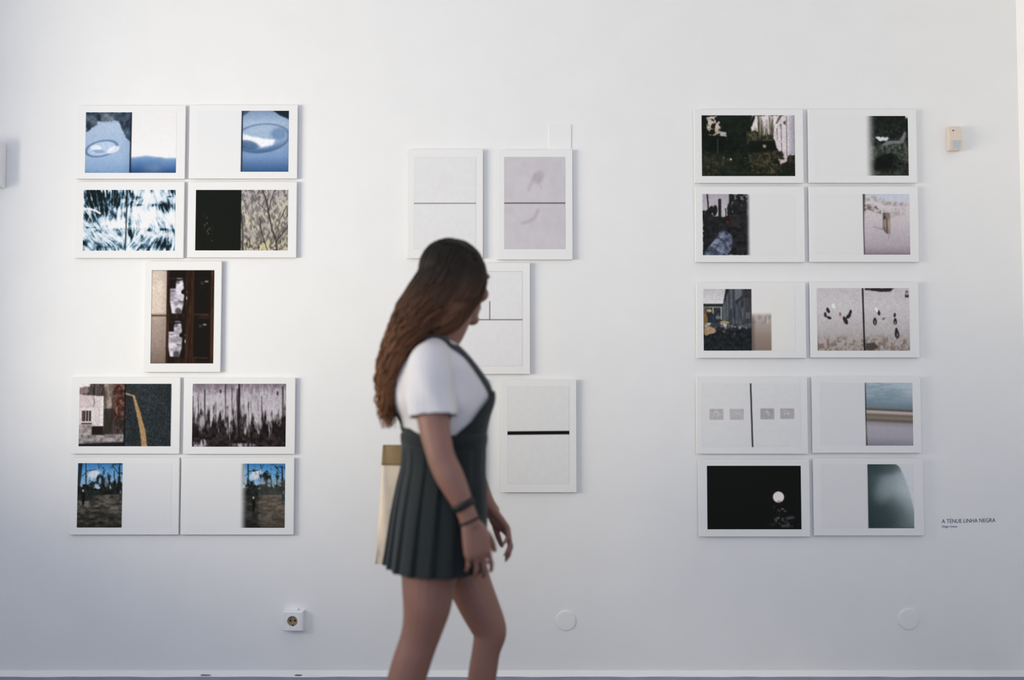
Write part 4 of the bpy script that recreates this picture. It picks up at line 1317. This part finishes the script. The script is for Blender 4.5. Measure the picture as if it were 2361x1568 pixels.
# arms
NEAR_S, NEAR_E, NEAR_W = W(990, 822, -.150), W(1016, 1048, -.205), W(1078, 1190, -.205)
body.limb(limb_pts([(997, 836, -.115, .042, .042), (991, 850, -.148, .044, .046), (993, 900, -.172, .044, .048), (1001, 980, -.190, .040, .0425), (1012, 1035, -.203, .036, .0375), (1020, 1062, -.207, .035, .037), (1035, 1095, -.208, .037, .0375),
                    (1052, 1130, -.208, .033, .033), (1068, 1165, -.206, .026, .0265), (1079, 1192, -.205, .0215, .025), (1086, 1210, -.204, .020, .027)]))
body.limb(limb_pts([(1010, 836, .115, .042, .042), (1012, 850, .148, .044, .046), (1024, 900, .185, .043, .046), (1044, 975, .205, .039, .040), (1062, 1030, .21, .035, .036), (1078, 1065, .208, .035, .036),
                    (1098, 1107, .198, .031, .032), (1115, 1143, .185, .024, .025), (1126, 1165, .175, .020, .023), (1134, 1180, .17, .020, .025)]))

# hands: palm, four jointed fingers of different lengths, thumb leaving the side of the palm
def hand(wrist, d, normal, thumb_side, L, curl, splay=.10, thumb_out=.75, clay=body, first=0.0):
    """d: direction of the metacarpals; normal: out of the palm; thumb_side: +1/-1 along d x normal; L: hand length"""
    d = d.normalized()
    n = (normal - d * normal.dot(d)).normalized()
    s = d.cross(n) * thumb_side                     # towards the thumb
    k = L / .178
    def P(u, v, w):
        return wrist + d * (u * k) + s * (v * k) + n * (w * k)
    # palm: flattened rings
    rows = []
    for u, vc, hw, ht in ((-.012, 0, .022, .017), (.006, .001, .027, .0175), (.028, .003, .034, .0175), (.055, .003, .039, .016), (.080, .001, .040, .0135), (.092, 0, .037, .0105), (.098, 0, .030, .006)):
        rows.append([P(u, vc + hw * math.copysign(abs(math.cos(a)) ** .8, math.cos(a)), ht * math.copysign(abs(math.sin(a)) ** .8, math.sin(a))) for a in np.linspace(0, 2 * math.pi, 24, endpoint=False)])
    clay.rings(rows)
    # thenar pad
    q0, q1 = P(.012, .020, .006), P(.052, .034, .008)
    clay.limb([(*q0, .014 * k, .014 * k), (*((q0 + q1) / 2), .017 * k, .017 * k), (*q1, .012 * k, .012 * k)], 14, 4, tuple(n))
    spec = ((.030, .088, (.040, .024, .020), .0086, 1.0), (.0105, .093, (.044, .028, .021), .0090, 1.05), (-.0095, .090, (.041, .026, .020), .0086, 1.1), (-.029, .082, (.032, .020, .018), .0076, 1.2))
    for i, (v, u, segs, r, cf) in enumerate(spec):
        base = P(u - .022, v * .95, 0)
        dirv = (d + s * (v / .03 * splay)).normalized()
        pts = [(*base, r * 1.0 * k, r * 1.0 * k), (*(P(u, v, .0)), r * 1.08 * k, r * 1.08 * k)]
        p = P(u, v, 0)
        ang = 0.0
        for j, sl in enumerate(segs):
            ang += (curl[j] * cf) + (first if j == 0 else 0)
            dd = (dirv * math.cos(ang) + n * math.sin(ang)).normalized()
            mid = p + dd * (sl * k * .5)
            p = p + dd * (sl * k)
            rr = r * (1 - .1 * (j + 1))
            pts.append((*mid, rr * .98 * k, rr * .98 * k))
            pts.append((*p, rr * (1.03 if j < 2 else .8) * k, rr * (1.03 if j < 2 else .8) * k))
        clay.limb(pts, 12, 3, tuple(n))
    # thumb
    t0 = P(.022, .026, .006)
    td = (d * math.cos(thumb_out) + s * math.sin(thumb_out) * .8 + n * .35).normalized()
    p = t0
    pts = [(*t0, .0115 * k, .0115 * k)]
    for j, (sl, r) in enumerate(((.036, .0105), (.030, .0098), (.024, .0078))):
        ax = (td + (d * .25 - s * .18) * j).normalized()
        p = p + ax * (sl * k)
        pts.append((*p, r * k, r * k))
    clay.limb(pts, 12, 4, tuple(n))

nd = (W(1108, 1300, -.200) - W(1084, 1205, -.204))
hand(W(1084, 1205, -.204), nd, Vector((-.35, .9, -.1)), +1, .172, (.30, .45, .30))
fd = (W(1160, 1212, .150) - W(1132, 1176, .171))
hand(W(1132, 1176, .171), fd, Vector((-.80, -.30, -.55)), +1, .165, (.42, .42, .28), splay=.16, thumb_out=.55)

# legs
body.limb(limb_pts([(1003, 1215, -.082, .086, .092), (994, 1290, -.088, .082, .084), (988, 1345, -.09, .076, .0735), (984, 1400, -.09, .069, .0655), (975, 1445, -.09, .058, .0565), (964, 1482, -.09, .051, .0525), (951, 1520, -.09, .051, .0525),
                    (935, 1572, -.09, .050, .0515), (917, 1630, -.09, .043, .044), (897, 1690, -.09, .032, .033), (884, 1728, -.09, .028, .032), (878, 1752, -.09, .027, .034)]))
body.limb(limb_pts([(1036, 1215, .082, .086, .090), (1060, 1290, .088, .080, .076), (1082, 1345, .09, .072, .064), (1106, 1400, .09, .063, .058), (1123, 1437, .09, .054, .053), (1129, 1462, .09, .049, .0485), (1121, 1500, .09, .047, .0415),
                    (1113, 1550, .09, .048, .0415), (1105, 1610, .09, .043, .039), (1098, 1680, .09, .032, .032), (1094, 1740, .09, .028, .031), (1093, 1775, .09, .028, .036)]))
# feet inside the shoes
def foot(ankle, heel, toe, clay, r=.034):
    mid = (heel + toe) / 2
    clay.limb([(*ankle, .030, .032), (*(ankle * .45 + heel * .55), .032, .034)], 16, 4)
    clay.limb([(*heel, .028, .030), (*(heel * .6 + toe * .4 + Vector((0, 0, .012))), .034, .028), (*(heel * .25 + toe * .75), .040, .020), (*toe, .028, .012)], 18, 4)
near_heel = Vector((W(868, 1770, -.09).x, YP - .09, .115)); near_toe = Vector((near_heel.x + .185, YP - .10, .022))
far_heel = Vector((W(1082, 1800, .09).x, YP + .09, .036)); far_toe = Vector((far_heel.x + .200, YP + .10, .022))
foot(W(878, 1752, -.09), near_heel, near_toe, body)
foot(W(1093, 1775, .09), far_heel, far_toe, body)
me = body.fuse(0.0034, 5, .5)
body_tree = BVHTree.FromPolygons([tuple(v.co) for v in me.vertices], [tuple(p.vertices) for p in me.polygons])
co = get_co(me)
set_co(me, co - np.array(ORG))
person = link('person', me, SKIN, None, True)
person.location = ORG
tag(person, 'woman with long wavy brown hair in white t-shirt and dark pinafore, walking past the wall', 'person')
bpy.context.view_layer.update()

def child(name, me_world, mat, parent=None, smooth=True):
    set_co(me_world, get_co(me_world) - np.array(ORG))
    o = bpy.data.objects.new(name, me_world)
    COL.objects.link(o)
    if mat:
        me_world.materials.append(mat)
    o.parent = parent or person
    if smooth:
        me_world.polygons.foreach_set('use_smooth', [True] * len(me_world.polygons))
    return o

# eyes, brows, lips colour sits in the skin; eyes are parts
EYE = material('eye_white', (232, 228, 222), .2, .5)
IRIS = material('brown_iris', (62, 42, 30), .2, .5)
BROW = material('dark_brown_brow', (58, 40, 30), .7)
for s in (-1, 1):
    bm = bmesh.new()
    bmesh.ops.create_uvsphere(bm, u_segments=20, v_segments=14, radius=.0116, matrix=HM @ Matrix.Translation((.0762, s * .031, .0095)) @ Matrix.Rotation(math.pi / 2, 4, 'Y'))
    e = child('eye', from_bm(bm), EYE)
    bm = bmesh.new()
    bmesh.ops.create_uvsphere(bm, u_segments=16, v_segments=10, radius=.0056, matrix=HM @ Matrix.Translation((.0829, s * .030, .0095)))
    child('iris', from_bm(bm), IRIS, e)
    pts = []
    for y, x, z, r in ((.014, .0905, .030, .0022), (.026, .0905, .0345, .0030), (.040, .083, .0345, .0026), (.052, .071, .029, .0012)):
        loc, nor, _, _ = body_tree.find_nearest(hp(x, s * y, z))
        q = loc + nor * .0004
        pts.append((*q, r * .8, r * .8))
    V, Fc = grid_mesh(tube_rings(pts, 10, 5, (0, 0, 1)))
    child('eyebrow', mesh_from(V, Fc), BROW)

# --- t-shirt
TEE = material('white_cotton', (205, 202, 203), .8, .15, noise=.015, nscale=60, bump=.15, bscale=500)
tee = Clay()
zt1 = _tz[-1] - .012
rows = []
for z in np.linspace(W(1020, 1075).z, zt1, 44):
    loose = .008 + .011 * math.exp(-((z - 1.15) / .07) ** 2)
    ring = []
    for a in np.linspace(-math.pi, math.pi, 64, endpoint=False):
        back = max(0, -math.cos(a))
        ring.append(torso(z, a, loose + .014 * back * math.exp(-((z - 1.14) / .08) ** 2)))
    rows.append(ring)
tee.rings(rows)
for s in (-1, 1):
    tee.limb(limb_pts([(1014, 793, .0, .034, .034), (1005, 808, s * .07, .040, .042), (1000, 828, s * .12, .050, .054)]))
sl_near = limb_pts([(1002, 822, -.07, .046, .048), (995, 834, -.125, .057, .058), (990, 850, -.150, .058, .061), (993, 880, -.165, .057, .063), (994, 925, -.178, .056, .064), (996, 962, -.186, .056, .065)])
sl_far = limb_pts([(1006, 822, .07, .046, .048), (1010, 832, .125, .057, .058), (1013, 850, .150, .058, .060), (1020, 880, .178, .056, .06), (1030, 925, .192, .054, .058), (1038, 960, .2, .054, .058)])
tee.limb(sl_near, round_ends=False)
tee.limb(sl_far, round_ends=False)
tm = tee.fuse(0.0042, 6, .5)
# open the sleeve ends and the neck, then fold wrinkles in
def cut_open(me, ends):
    bm = bmesh.new()
    bm.from_mesh(me)
    kill = []
    bm.faces.ensure_lookup_table()
    for f in bm.faces:
        c = f.calc_center_median()
        for p, d, r, depth in ends:
            v = c - p
            if abs(v.dot(d)) < depth and (v - d * v.dot(d)).length < r:
                if f.normal.dot(d) > .55:
                    kill.append(f)
                    break
    bmesh.ops.delete(bm, geom=kill, context='FACES')
    # keep the largest island
    bm.to_mesh(me)
    bm.free()
ends = []
for sl in (sl_near, sl_far):
    p, q = Vector(sl[-1][:3]), Vector(sl[-2][:3])
    ends.append((p, (p - q).normalized(), .09, .014))
cut_open(tm, ends)
co = get_co(tm)
no = np.array([v.normal for v in tm.vertices])
x, y, z = co[:, 0], co[:, 1], co[:, 2]
fold = .0035 * np.sin(38 * (x - .35 * z) + 3 * np.sin(9 * z) + 11 * y) * np.exp(-((z - 1.10) / .10) ** 2)
fold += .0025 * np.sin(70 * (x + .6 * z) + 4 * np.sin(14 * y)) * np.exp(-((z - 1.17) / .07) ** 2) * (y < YP - .1)
set_co(tm, co + no * fold[:, None])
tree = BVHTree.FromPolygons([tuple(v.co) for v in tm.vertices], [tuple(p.vertices) for p in tm.polygons])
def solid(t, off=-1):
    def f(o):
        m = o.modifiers.new('s', 'SOLIDIFY')
        m.thickness = t
        m.offset = off
    return f
tm = modified(tm, solid(.003))
shirt = child('t_shirt', tm, TEE)
# ribbed collar
ring = []
for a in np.linspace(0, 2 * math.pi, 40, endpoint=False):
    c = W(1013, 789)
    ring.append(c + FW * (.060 * math.cos(a)) + LF * (.066 * math.sin(a)) + Vector((0, 0, -.026 * math.cos(a) + .004)))
rows = []
for i in range(len(ring)):
    p, nx, pv = ring[i], ring[(i + 1) % 40], ring[i - 1]
    t = (nx - pv).normalized()
    u = Vector((0, 0, 1))
    u = (u - t * u.dot(t)).normalized()
    v = t.cross(u)
    rows.append([p + u * (.0075 * math.cos(b_)) + v * (.005 * math.sin(b_)) for b_ in np.linspace(0, 2 * math.pi, 10, endpoint=False)])
rows.append(rows[0])
V, Fc = grid_mesh(rows, cap=False)
child('collar', mesh_from(V, Fc), TEE, shirt)

# --- pinafore dress: pleated skirt, waistband, bib, two straps
DRESS = material('charcoal_green_wool', (35, 40, 40), .9, .08, noise=.10, nscale=120, bump=.25, bscale=700, sheen=.15)
ZW, ZH = W(1020, 1018).z, W(1005, 1305).z
zw_c, zh_c = W(1026, 1018), W(1006, 1305)
def waist_pt(phi, off, z):
    zc = max(z, ZW - .05)
    p = torso(zc, phi, .015 + off + .005 * max(0, -math.cos(phi)))
    return Vector((p.x, p.y, z))
def skirt_pt(t, phi, pleat=True):
    """t 0 waist .. 1 hem"""
    cx = zw_c.x * (1 - t) + zh_c.x * t
    z = ZW * (1 - t) + ZH * t
    a = np.interp(t, [0, .15, .35, .6, 1], [.100, .109, .119, .127, .134])
    w = np.interp(t, [0, .15, .35, .6, 1], [.140, .156, .176, .186, .196])
    N = 17
    r = 1.0
    if pleat:
        ph = (phi * N / (2 * math.pi)) % 1.0
        saw = (ph / .88 if ph < .88 else (1 - ph) / .12)
        r += (saw - .5) * np.interp(t, [0, .1, 1], [.010, .035, .085]) + .020 * t * math.sin(3 * phi + .8) + .012 * t * math.sin(7 * phi)
    c, s = math.cos(phi), math.sin(phi)
    k = 1.0 / (abs(c) ** 2.2 + abs(s) ** 2.2) ** (1 / 2.2)
    sway = Vector((-.006 * t, 0, 0))
    flare = Vector((cx, YP, z)) + sway + FW * (a * c * k * r) + LF * (w * s * k * r)
    top = waist_pt(phi, .004 + (r - 1) * .1, z)
    m = min(1.0, t / .30)
    m = m * m * (3 - 2 * m)
    return top * (1 - m) + flare * m
M_ = 17 * 20
rows = [[skirt_pt(t, a) for a in np.linspace(-math.pi, math.pi, M_, endpoint=False)] for t in np.linspace(0, 1, 30)]
V, Fc = grid_mesh(rows, cap=False)
sm = modified(mesh_from(V, Fc), solid(.003))
dress = child('pinafore_dress', sm, DRESS)
# waistband
rows = []
for dz, r in ((-.012, -.004), (-.012, .004), (.0, .006), (.018, .006), (.024, .003), (.024, -.004)):
    rows.append([waist_pt(a, .004 + r, ZW + dz) for a in np.linspace(-math.pi, math.pi, 72, endpoint=False)])
rows.append(rows[0])
V, Fc = grid_mesh(rows, cap=False)
child('waistband', mesh_from(V, Fc), DRESS, dress)
# bib wraps the front, scooped under the arms, lower across the back
zb_front, zb_side, zb_back = W(1112, 902).z, W(1030, 1022).z + .022, W(940, 985).z
def bib_top(phi):
    p = abs(phi)
    return np.interp(p, [0, .62, .80, 1.15, 1.6, 2.2, 2.7, math.pi], [zb_front + .002, zb_front, zb_front - .025, (zb_front + zb_side) / 2 - .02, zb_side, zb_side, zb_back, zb_back])
rows = []
for t in np.linspace(0, 1, 18):
    row = []
    for a in np.linspace(-math.pi, math.pi, 96, endpoint=False):
        z = ZW * (1 - t) + bib_top(a) * t
        loose = .008 + .011 * math.exp(-((z - 1.15) / .07) ** 2)
        row.append(torso(z, a, loose + .009 + .012 * max(0, -math.cos(a)) * math.exp(-((z - 1.14) / .08) ** 2) + .004 * max(0, math.cos(a))))
    rows.append(row)
V, Fc = grid_mesh(rows, cap=False)
child('bib', modified(mesh_from(V, Fc), solid(.003)), DRESS, dress)
# straps follow the shirt over each shoulder
def strap(pts, wdt):
    R = catmull(np.array([tuple(p) for p in pts]), 10)
    left, right = [], []
    cs, ns = [], []
    for r in R:
        loc, nor, _, _ = tree.find_nearest(Vector(r))
        d = Vector(r) - loc
        nor = d.normalized() if d.length > 1e-4 and d.dot(nor) > 0 else nor
        cs.append(loc + nor * .0045); ns.append(nor)
    rows = []
    for i in range(len(cs)):
        t = (cs[min(i + 1, len(cs) - 1)] - cs[max(i - 1, 0)]).normalized()
        s = t.cross(ns[i]).normalized()
        n = s.cross(t).normalized()
        h = wdt / 2
        rows.append([cs[i] + s * h + n * .0018, cs[i] - s * h + n * .0018, cs[i] - s * h - n * .0018, cs[i] + s * h - n * .0018])
    return mesh_from(*grid_mesh(rows))
for s in (-1, 1):
    top = torso(zb_front - .012, s * .5, .035)
    pts = [top, torso(1.225, s * .60, .04), W(1042, 832, s * .092) + Vector((.015, 0, .012)), W(1020, 795, s * .085) + Vector((0, 0, .02)), W(990, 786, s * .085) + Vector((0, 0, .02)), W(955, 815, s * .08) + Vector((-.02, 0, 0)),
           torso(1.215, math.pi - .22 - s * .2, .05), torso(1.13, math.pi - .25 - s * .1, .05), torso(zb_back - .01, math.pi - .25 - s * .08, .045)]
    child('strap', strap(pts, .037), DRESS, dress, False)

# --- wrist bands on the near arm
BAND = material('black_cord', (26, 27, 28), .6, .3)
def band(p0, p1, r0, r1, name, label=None):
    a, b_ = Vector(p0), Vector(p1)
    t = (b_ - a).normalized()
    u = (Vector((0, 1, 0)) - t * t.y).normalized()
    v = t.cross(u)
    rows = []
    for c, k in ((a, 0), (a, 1), (b_, 1), (b_, 0)):
        ra, rb = r0
        g = .0032 * k + .0005
        rows.append([c + u * ((ra + g) * math.cos(x)) + v * ((rb + g) * math.sin(x)) for x in np.linspace(0, 2 * math.pi, 32, endpoint=False)])
    rows.append(rows[0])
    V, Fc = grid_mesh(rows, cap=False)
    return child(name, mesh_from(V, Fc), BAND)
w0, w1 = W(1081, 1198, -.2046), W(1083, 1203, -.2044)
band(w0, w1, (.0215, .0265), None, 'bracelet')
w0, w1 = W(1064, 1156, -.2065), W(1071, 1171, -.206)
band(w0, w1, (.0268, .0275), None, 'wristband')

# --- shoes
SHOE = material('dark_canvas', (48, 46, 48), .8, .2, noise=.06, nscale=90, bump=.2, bscale=500)
SOLE = material('off_white_rubber', (214, 208, 198), .6, .3)
def shoe(ankle, heel, toe):
    d = (toe - heel).normalized()
    up = Vector((0, 0, 1))
    up = (up - d * up.dot(d)).normalized()
    side = d.cross(up)
    c = Clay()
    rows = []
    Ln = (toe - heel).length + .052
    st = heel - d * .028
    for u, hw, hh in ((0, .018, .022), (.04, .033, .042), (.16, .037, .054), (.32, .036, .056), (.5, .040, .045), (.68, .044, .034), (.84, .041, .027), (.95, .029, .021), (1.0, .012, .010)):
        p = st + d * (u * Ln) - up * .026
        ring = []
        for a in np.linspace(0, 2 * math.pi, 28, endpoint=False):
            ca, sa = math.cos(a), math.sin(a)
            ring.append(p + side * (hw * math.copysign(abs(ca) ** .7, ca)) + up * ((hh * 2 * abs(sa) ** .9) if sa > 0 else (.006 * sa)))
        rows.append(ring)
    c.rings(rows)
    c.limb([(*(heel + up * .02), .036, .036), (*(heel + d * .01 + (ankle - heel) * .75), .036, .036)], 18, 4)
    m = c.fuse(.004, 4)
    o = child('shoe', m, SHOE)
    rows = []
    for z_, k in ((-.034, .96), (-.034, 1.06), (-.020, 1.08), (-.016, 1.04), (-.016, .96)):
        ring = []
        for u, s_ in [(x, 1) for x in np.linspace(0, 1, 24)] + [(x, -1) for x in np.linspace(1, 0, 24)]:
            hw = np.interp(u, [0, .04, .16, .32, .5, .68, .84, .95, 1], [.010, .032, .037, .035, .039, .044, .041, .028, .006])
            ring.append(st + d * (u * Ln) + side * (hw * k * s_) + up * z_)
        rows.append(ring)
    V, Fc = grid_mesh(rows)
    child('sole', mesh_from(V, Fc), SOLE, o, False)
shoe(W(878, 1752, -.09), near_heel, near_toe)
shoe(W(1093, 1775, .09), far_heel, far_toe)

# --- hair: a mass shaped to the head and back, overlaid with wavy locks
HAIR = vcol_material('brown_hair', .6, .2)
hair = Clay()
hm = HM
hair.blob(hm @ Matrix.Translation((-.020, 0, .040)), (.098, .083, .086))
hair.blob(hm @ Matrix.Translation((-.040, 0, -.005)), (.082, .086, .09))
sec = [(600, 1049, 61, .074), (632, 1035, 73, .088), (668, 1018, 80, .094), (705, 994, 78, .100), (740, 970, 62, .104), (775, 943, 46, .108), (812, 921, 35, .108), (850, 912, 29, .102), (890, 903, 23, .094), (925, 899, 18, .080), (952, 897, 13, .060), (968, 895, 7, .035)]
def hsec(t):
    """t 0..1 down the mass: centre, half width in the picture, half depth"""
    y = 600 + t * 368
    c = np.interp(y, [s[0] for s in sec], [s[1] for s in sec])
    hw = np.interp(y, [s[0] for s in sec], [s[2] for s in sec]) / 812
    hd = np.interp(y, [s[0] for s in sec], [s[3] for s in sec])
    return W(c, y, -.012), hw, hd
def hpt(t, phi, k=1.0):
    c, hw, hd = hsec(t)
    return c + Vector((hw * math.cos(phi) * k, hd * math.sin(phi) * k, 0))
hair.rings([[hpt(t, a) for a in np.linspace(0, 2 * math.pi, 40, endpoint=False)] for t in np.linspace(0, 1, 40)])
# curtain over the near cheek
hair.limb(limb_pts([(1070, 598, -.045, .030, .036), (1079, 632, -.060, .030, .041), (1075, 668, -.068, .028, .041), (1056, 704, -.074, .026, .044), (1030, 732, -.078, .022, .046), (1000, 757, -.08, .014, .032)]))
hair.limb(limb_pts([(1076, 604, .060, .030, .028), (1080, 640, .10, .022, .032), (1068, 690, .112, .020, .036), (1036, 730, .112, .02, .042), (1005, 758, .10, .012, .03)]))
hair.limb(limb_pts([(1066, 584, -.03, .040, .022), (1092, 604, -.035, .045, .022), (1103, 632, -.04, .040, .021), (1100, 664, -.055, .028, .022), (1086, 696, -.066, .020, .022)]))
hmesh = hair.fuse(.0042, 6)
hv = [tuple(v.co) for v in hmesh.vertices]
hf = [tuple(p.vertices) for p in hmesh.polygons]
htree = BVHTree.FromPolygons(hv, hf)
rnd = random.Random(8)
V, Fc = list(hv), list(hf)
lock = [0.0] * len(hv)
def add_lock(pts, r0, seed):
    n0 = len(V)
    k = 5
    for i, p in enumerate(pts):
        a, b_ = pts[max(i - 1, 0)], pts[min(i + 1, len(pts) - 1)]
        t = (b_ - a).normalized() if (b_ - a).length > 1e-6 else Vector((0, 0, -1))
        u = t.orthogonal().normalized()
        v = t.cross(u)
        f = i / (len(pts) - 1)
        r = r0 * (math.sin(math.pi * min(1, f * 1.6 + .12)) if f < .3 else (1 - .85 * ((f - .3) / .7) ** 2))
        r = max(r, .0004)
        for j in range(k):
            q = 2 * math.pi * j / k
            V.append(tuple(p + u * (r * math.cos(q)) + v * (r * math.sin(q))))
            lock.append(seed)
    for i in range(len(pts) - 1):
        for j in range(k):
            m = (j + 1) % k
            Fc.append((n0 + i * k + j, n0 + i * k + m, n0 + (i + 1) * k + m, n0 + (i + 1) * k + j))
# locks hanging down the back
for i in range(620):
    phi = rnd.uniform(0, 2 * math.pi)
    t0, t1 = rnd.uniform(.0, .62), rnd.uniform(.72, 1.06)
    if t1 - t0 < .2:
        continue
    amp, frq, ph = rnd.uniform(.003, .011), rnd.uniform(18, 30), rnd.uniform(0, 6.28)
    dphi = rnd.uniform(-.5, .5)
    pts = []
    for f in np.linspace(0, 1, 26):
        t = t0 + (t1 - t0) * f
        a = phi + dphi * f
        p = hpt(min(t, 1.0), a, 1.0)
        if t > 1:
            p = p + Vector((-.02, 0, -.46)) * (t - 1)
        out = Vector((math.cos(a), math.sin(a), 0))
        tang = Vector((-math.sin(a), math.cos(a), 0))
        w_ = amp * min(1, .3 + t) * 1.3
        p = p + out * (w_ * math.sin(frq * t + ph) + .0015) + tang * (w_ * math.cos(frq * t * 1.07 + ph))
        if t < .32:
            loc, nor, _, dist = htree.find_nearest(p)
            if dist is not None:
                p = loc + nor * (.001 + w_ * .4 * math.sin(frq * t + ph))
        pts.append(p)
    add_lock(pts, rnd.uniform(.0022, .0046), rnd.random())
# locks combed from the crown over the head and down the near cheek
crown = hm @ Vector((-.01, 0, .125))
for i in range(520):
    ang = rnd.uniform(0, 2 * math.pi)
    p = crown + (hm.to_3x3() @ Vector((math.cos(ang), math.sin(ang), 0))) * rnd.uniform(.002, .03)
    d = (hm.to_3x3() @ Vector((math.cos(ang) - .35, math.sin(ang), -.2))).normalized()
    pts = []
    n = rnd.randint(20, 46)
    ph = rnd.uniform(0, 6.28)
    for s in range(n):
        loc, nor, _, dist = htree.find_nearest(p)
        pts.append(loc + nor * (.0008 + .0012 * math.sin(s * .55 + ph)))
        pull = Vector((-.42, 0, -1.0)) if s > 5 else Vector((0, 0, -.4))
        d = (d * .72 + pull * .28)
        d = (d - nor * d.dot(nor)).normalized()
        p = loc + d * .0088
    add_lock(pts, rnd.uniform(.0018, .0036), rnd.random())
for i in range(260):
    v = rnd.uniform(0, 1)
    key = [(1050 + 28 * v, 574 + 10 * v), (1050 + 58 * v, 612), (1034 + 76 * v, 652), (1010 + 82 * v, 690), (980 + 78 * v, 726 - 4 * v), (948 + 62 * v, 766 - 6 * v), (922 + 40 * v, 812 - 14 * v), (902 + 22 * v, 870)]
    R = catmull(np.array(key, float), 4)
    n0 = rnd.randint(0, 6)
    n1 = rnd.randint(18, len(R))
    ph, am = rnd.uniform(0, 6.28), rnd.uniform(1.5, 5)
    pts = []
    for j, (px, py) in enumerate(R[n0:n1]):
        o_ = W(px + am * math.sin(.9 * j + ph) * min(1, j / 6), py, -.3)
        hit, nor, _, _ = htree.ray_cast(o_, (W(px, py, .2) - o_).normalized())
        if hit is None:
            if pts:
                break
            continue
        pts.append(hit + nor * (.0012 + .0012 * math.sin(.8 * j + ph)))
    if len(pts) > 5:
        add_lock(pts, rnd.uniform(.0020, .0040), rnd.random())
full = mesh_from(V, Fc)
co = get_co(full)
zt = co[:, 2]
lk = np.array(lock)
fall = np.clip((W(1050, 575).z - zt) / (W(1050, 575).z - W(1050, 960).z), 0, 1)
stops = [0, .16, .34, .55, .8, 1]
cols = lin(np.array([(26, 22, 18), (36, 27, 20), (70, 46, 30), (94, 62, 40), (112, 74, 48), (136, 95, 66)]))
base = np.stack([np.interp(fall, stops, cols[:, k]) for k in range(3)], -1)
base *= (.72 + .55 * lk)[:, None]
set_ink(full, base)
child('hair', full, HAIR)

# ------------------------------------------------------------------ the bag hanging behind her
CANVAS = material('cream_canvas', (222, 206, 184), .85, .15, noise=.05, nscale=40, bump=.3, bscale=600)
FOLD_SHADE = material('fold_shade_brown', (142, 120, 88), .8, .2, noise=.08, nscale=50, bump=.3, bscale=500)  # brown colour stands in for the shade of the bag's folded top
bag = bpy.data.objects.new('tote_bag', None)
COL.objects.link(bag)
DB = .30
bx0, bx1 = W(871, 1160, DB).x, W(871, 1160, DB).x + .285
bz1, bz0 = W(880, 1026, DB).z, W(880, 1300, DB).z
bag.location = ((bx0 + bx1) / 2, YP + DB, bz0)
tag(bag, 'cream canvas tote bag with brown painted fold shade at the top, hanging behind the woman', 'bag')
def slab(z0, z1, off, n=14):
    rows = []
    for z in np.linspace(z0, z1, n):
        f = (z - bz0) / (bz1 - bz0)
        t = .030 * math.sin(math.pi * min(1, .15 + .9 * (1 - f))) ** .7 * (1 - f * .75) + .006 + off
        tilt = -.012 + .030 * f
        ring = []
        hw = .1425 * (1 - .05 * f) + off
        cx = (bx0 + bx1) / 2 + tilt * .6
        for a in np.linspace(0, 2 * math.pi, 48, endpoint=False):
            ca, sa = math.cos(a), math.sin(a)
            ring.append((cx + hw * math.copysign(abs(ca) ** .35, ca), YP + DB + t * math.copysign(abs(sa) ** .8, sa) + .003 * math.sin(5 * a + 20 * z), z))
        rows.append(ring)
    return rows
bpy.context.view_layer.update()
link('bag_body', mesh_from(*grid_mesh(slab(bz0, bz1 - .002, 0))), CANVAS, bag, True)
link('fold_shade_band', mesh_from(*grid_mesh(slab(bz1 - .062, bz1, .003, 8), cap=True)), FOLD_SHADE, bag, True)
for dy in (-.010, .010):
    pts = []
    sx = W(1012, 800, .15).x
    for x, y, z in ((bx0 + .095, DB + dy, bz1 - .03), (bx0 + .10, DB + dy * .8, bz1 + .03), (sx - .078, .285 + dy, 1.15), (sx - .072, .235 + dy, 1.255), (sx - .044, .160 + dy, 1.322), (sx, .128 + dy, 1.341),
                    (sx + .044, .160 + dy, 1.322), (sx + .072, .235 + dy, 1.255), (sx + .078, .285 + dy, 1.15), (bx1 - .05, DB + dy * .8, bz1 + .03), (bx1 - .045, DB + dy, bz1 - .03)):
        pts.append((x, YP + y, z, .0025, .009))
    link('handle', mesh_from(*grid_mesh(tube_rings(pts, 12, 6, (0, 1, 0), False))), CANVAS, bag, True)
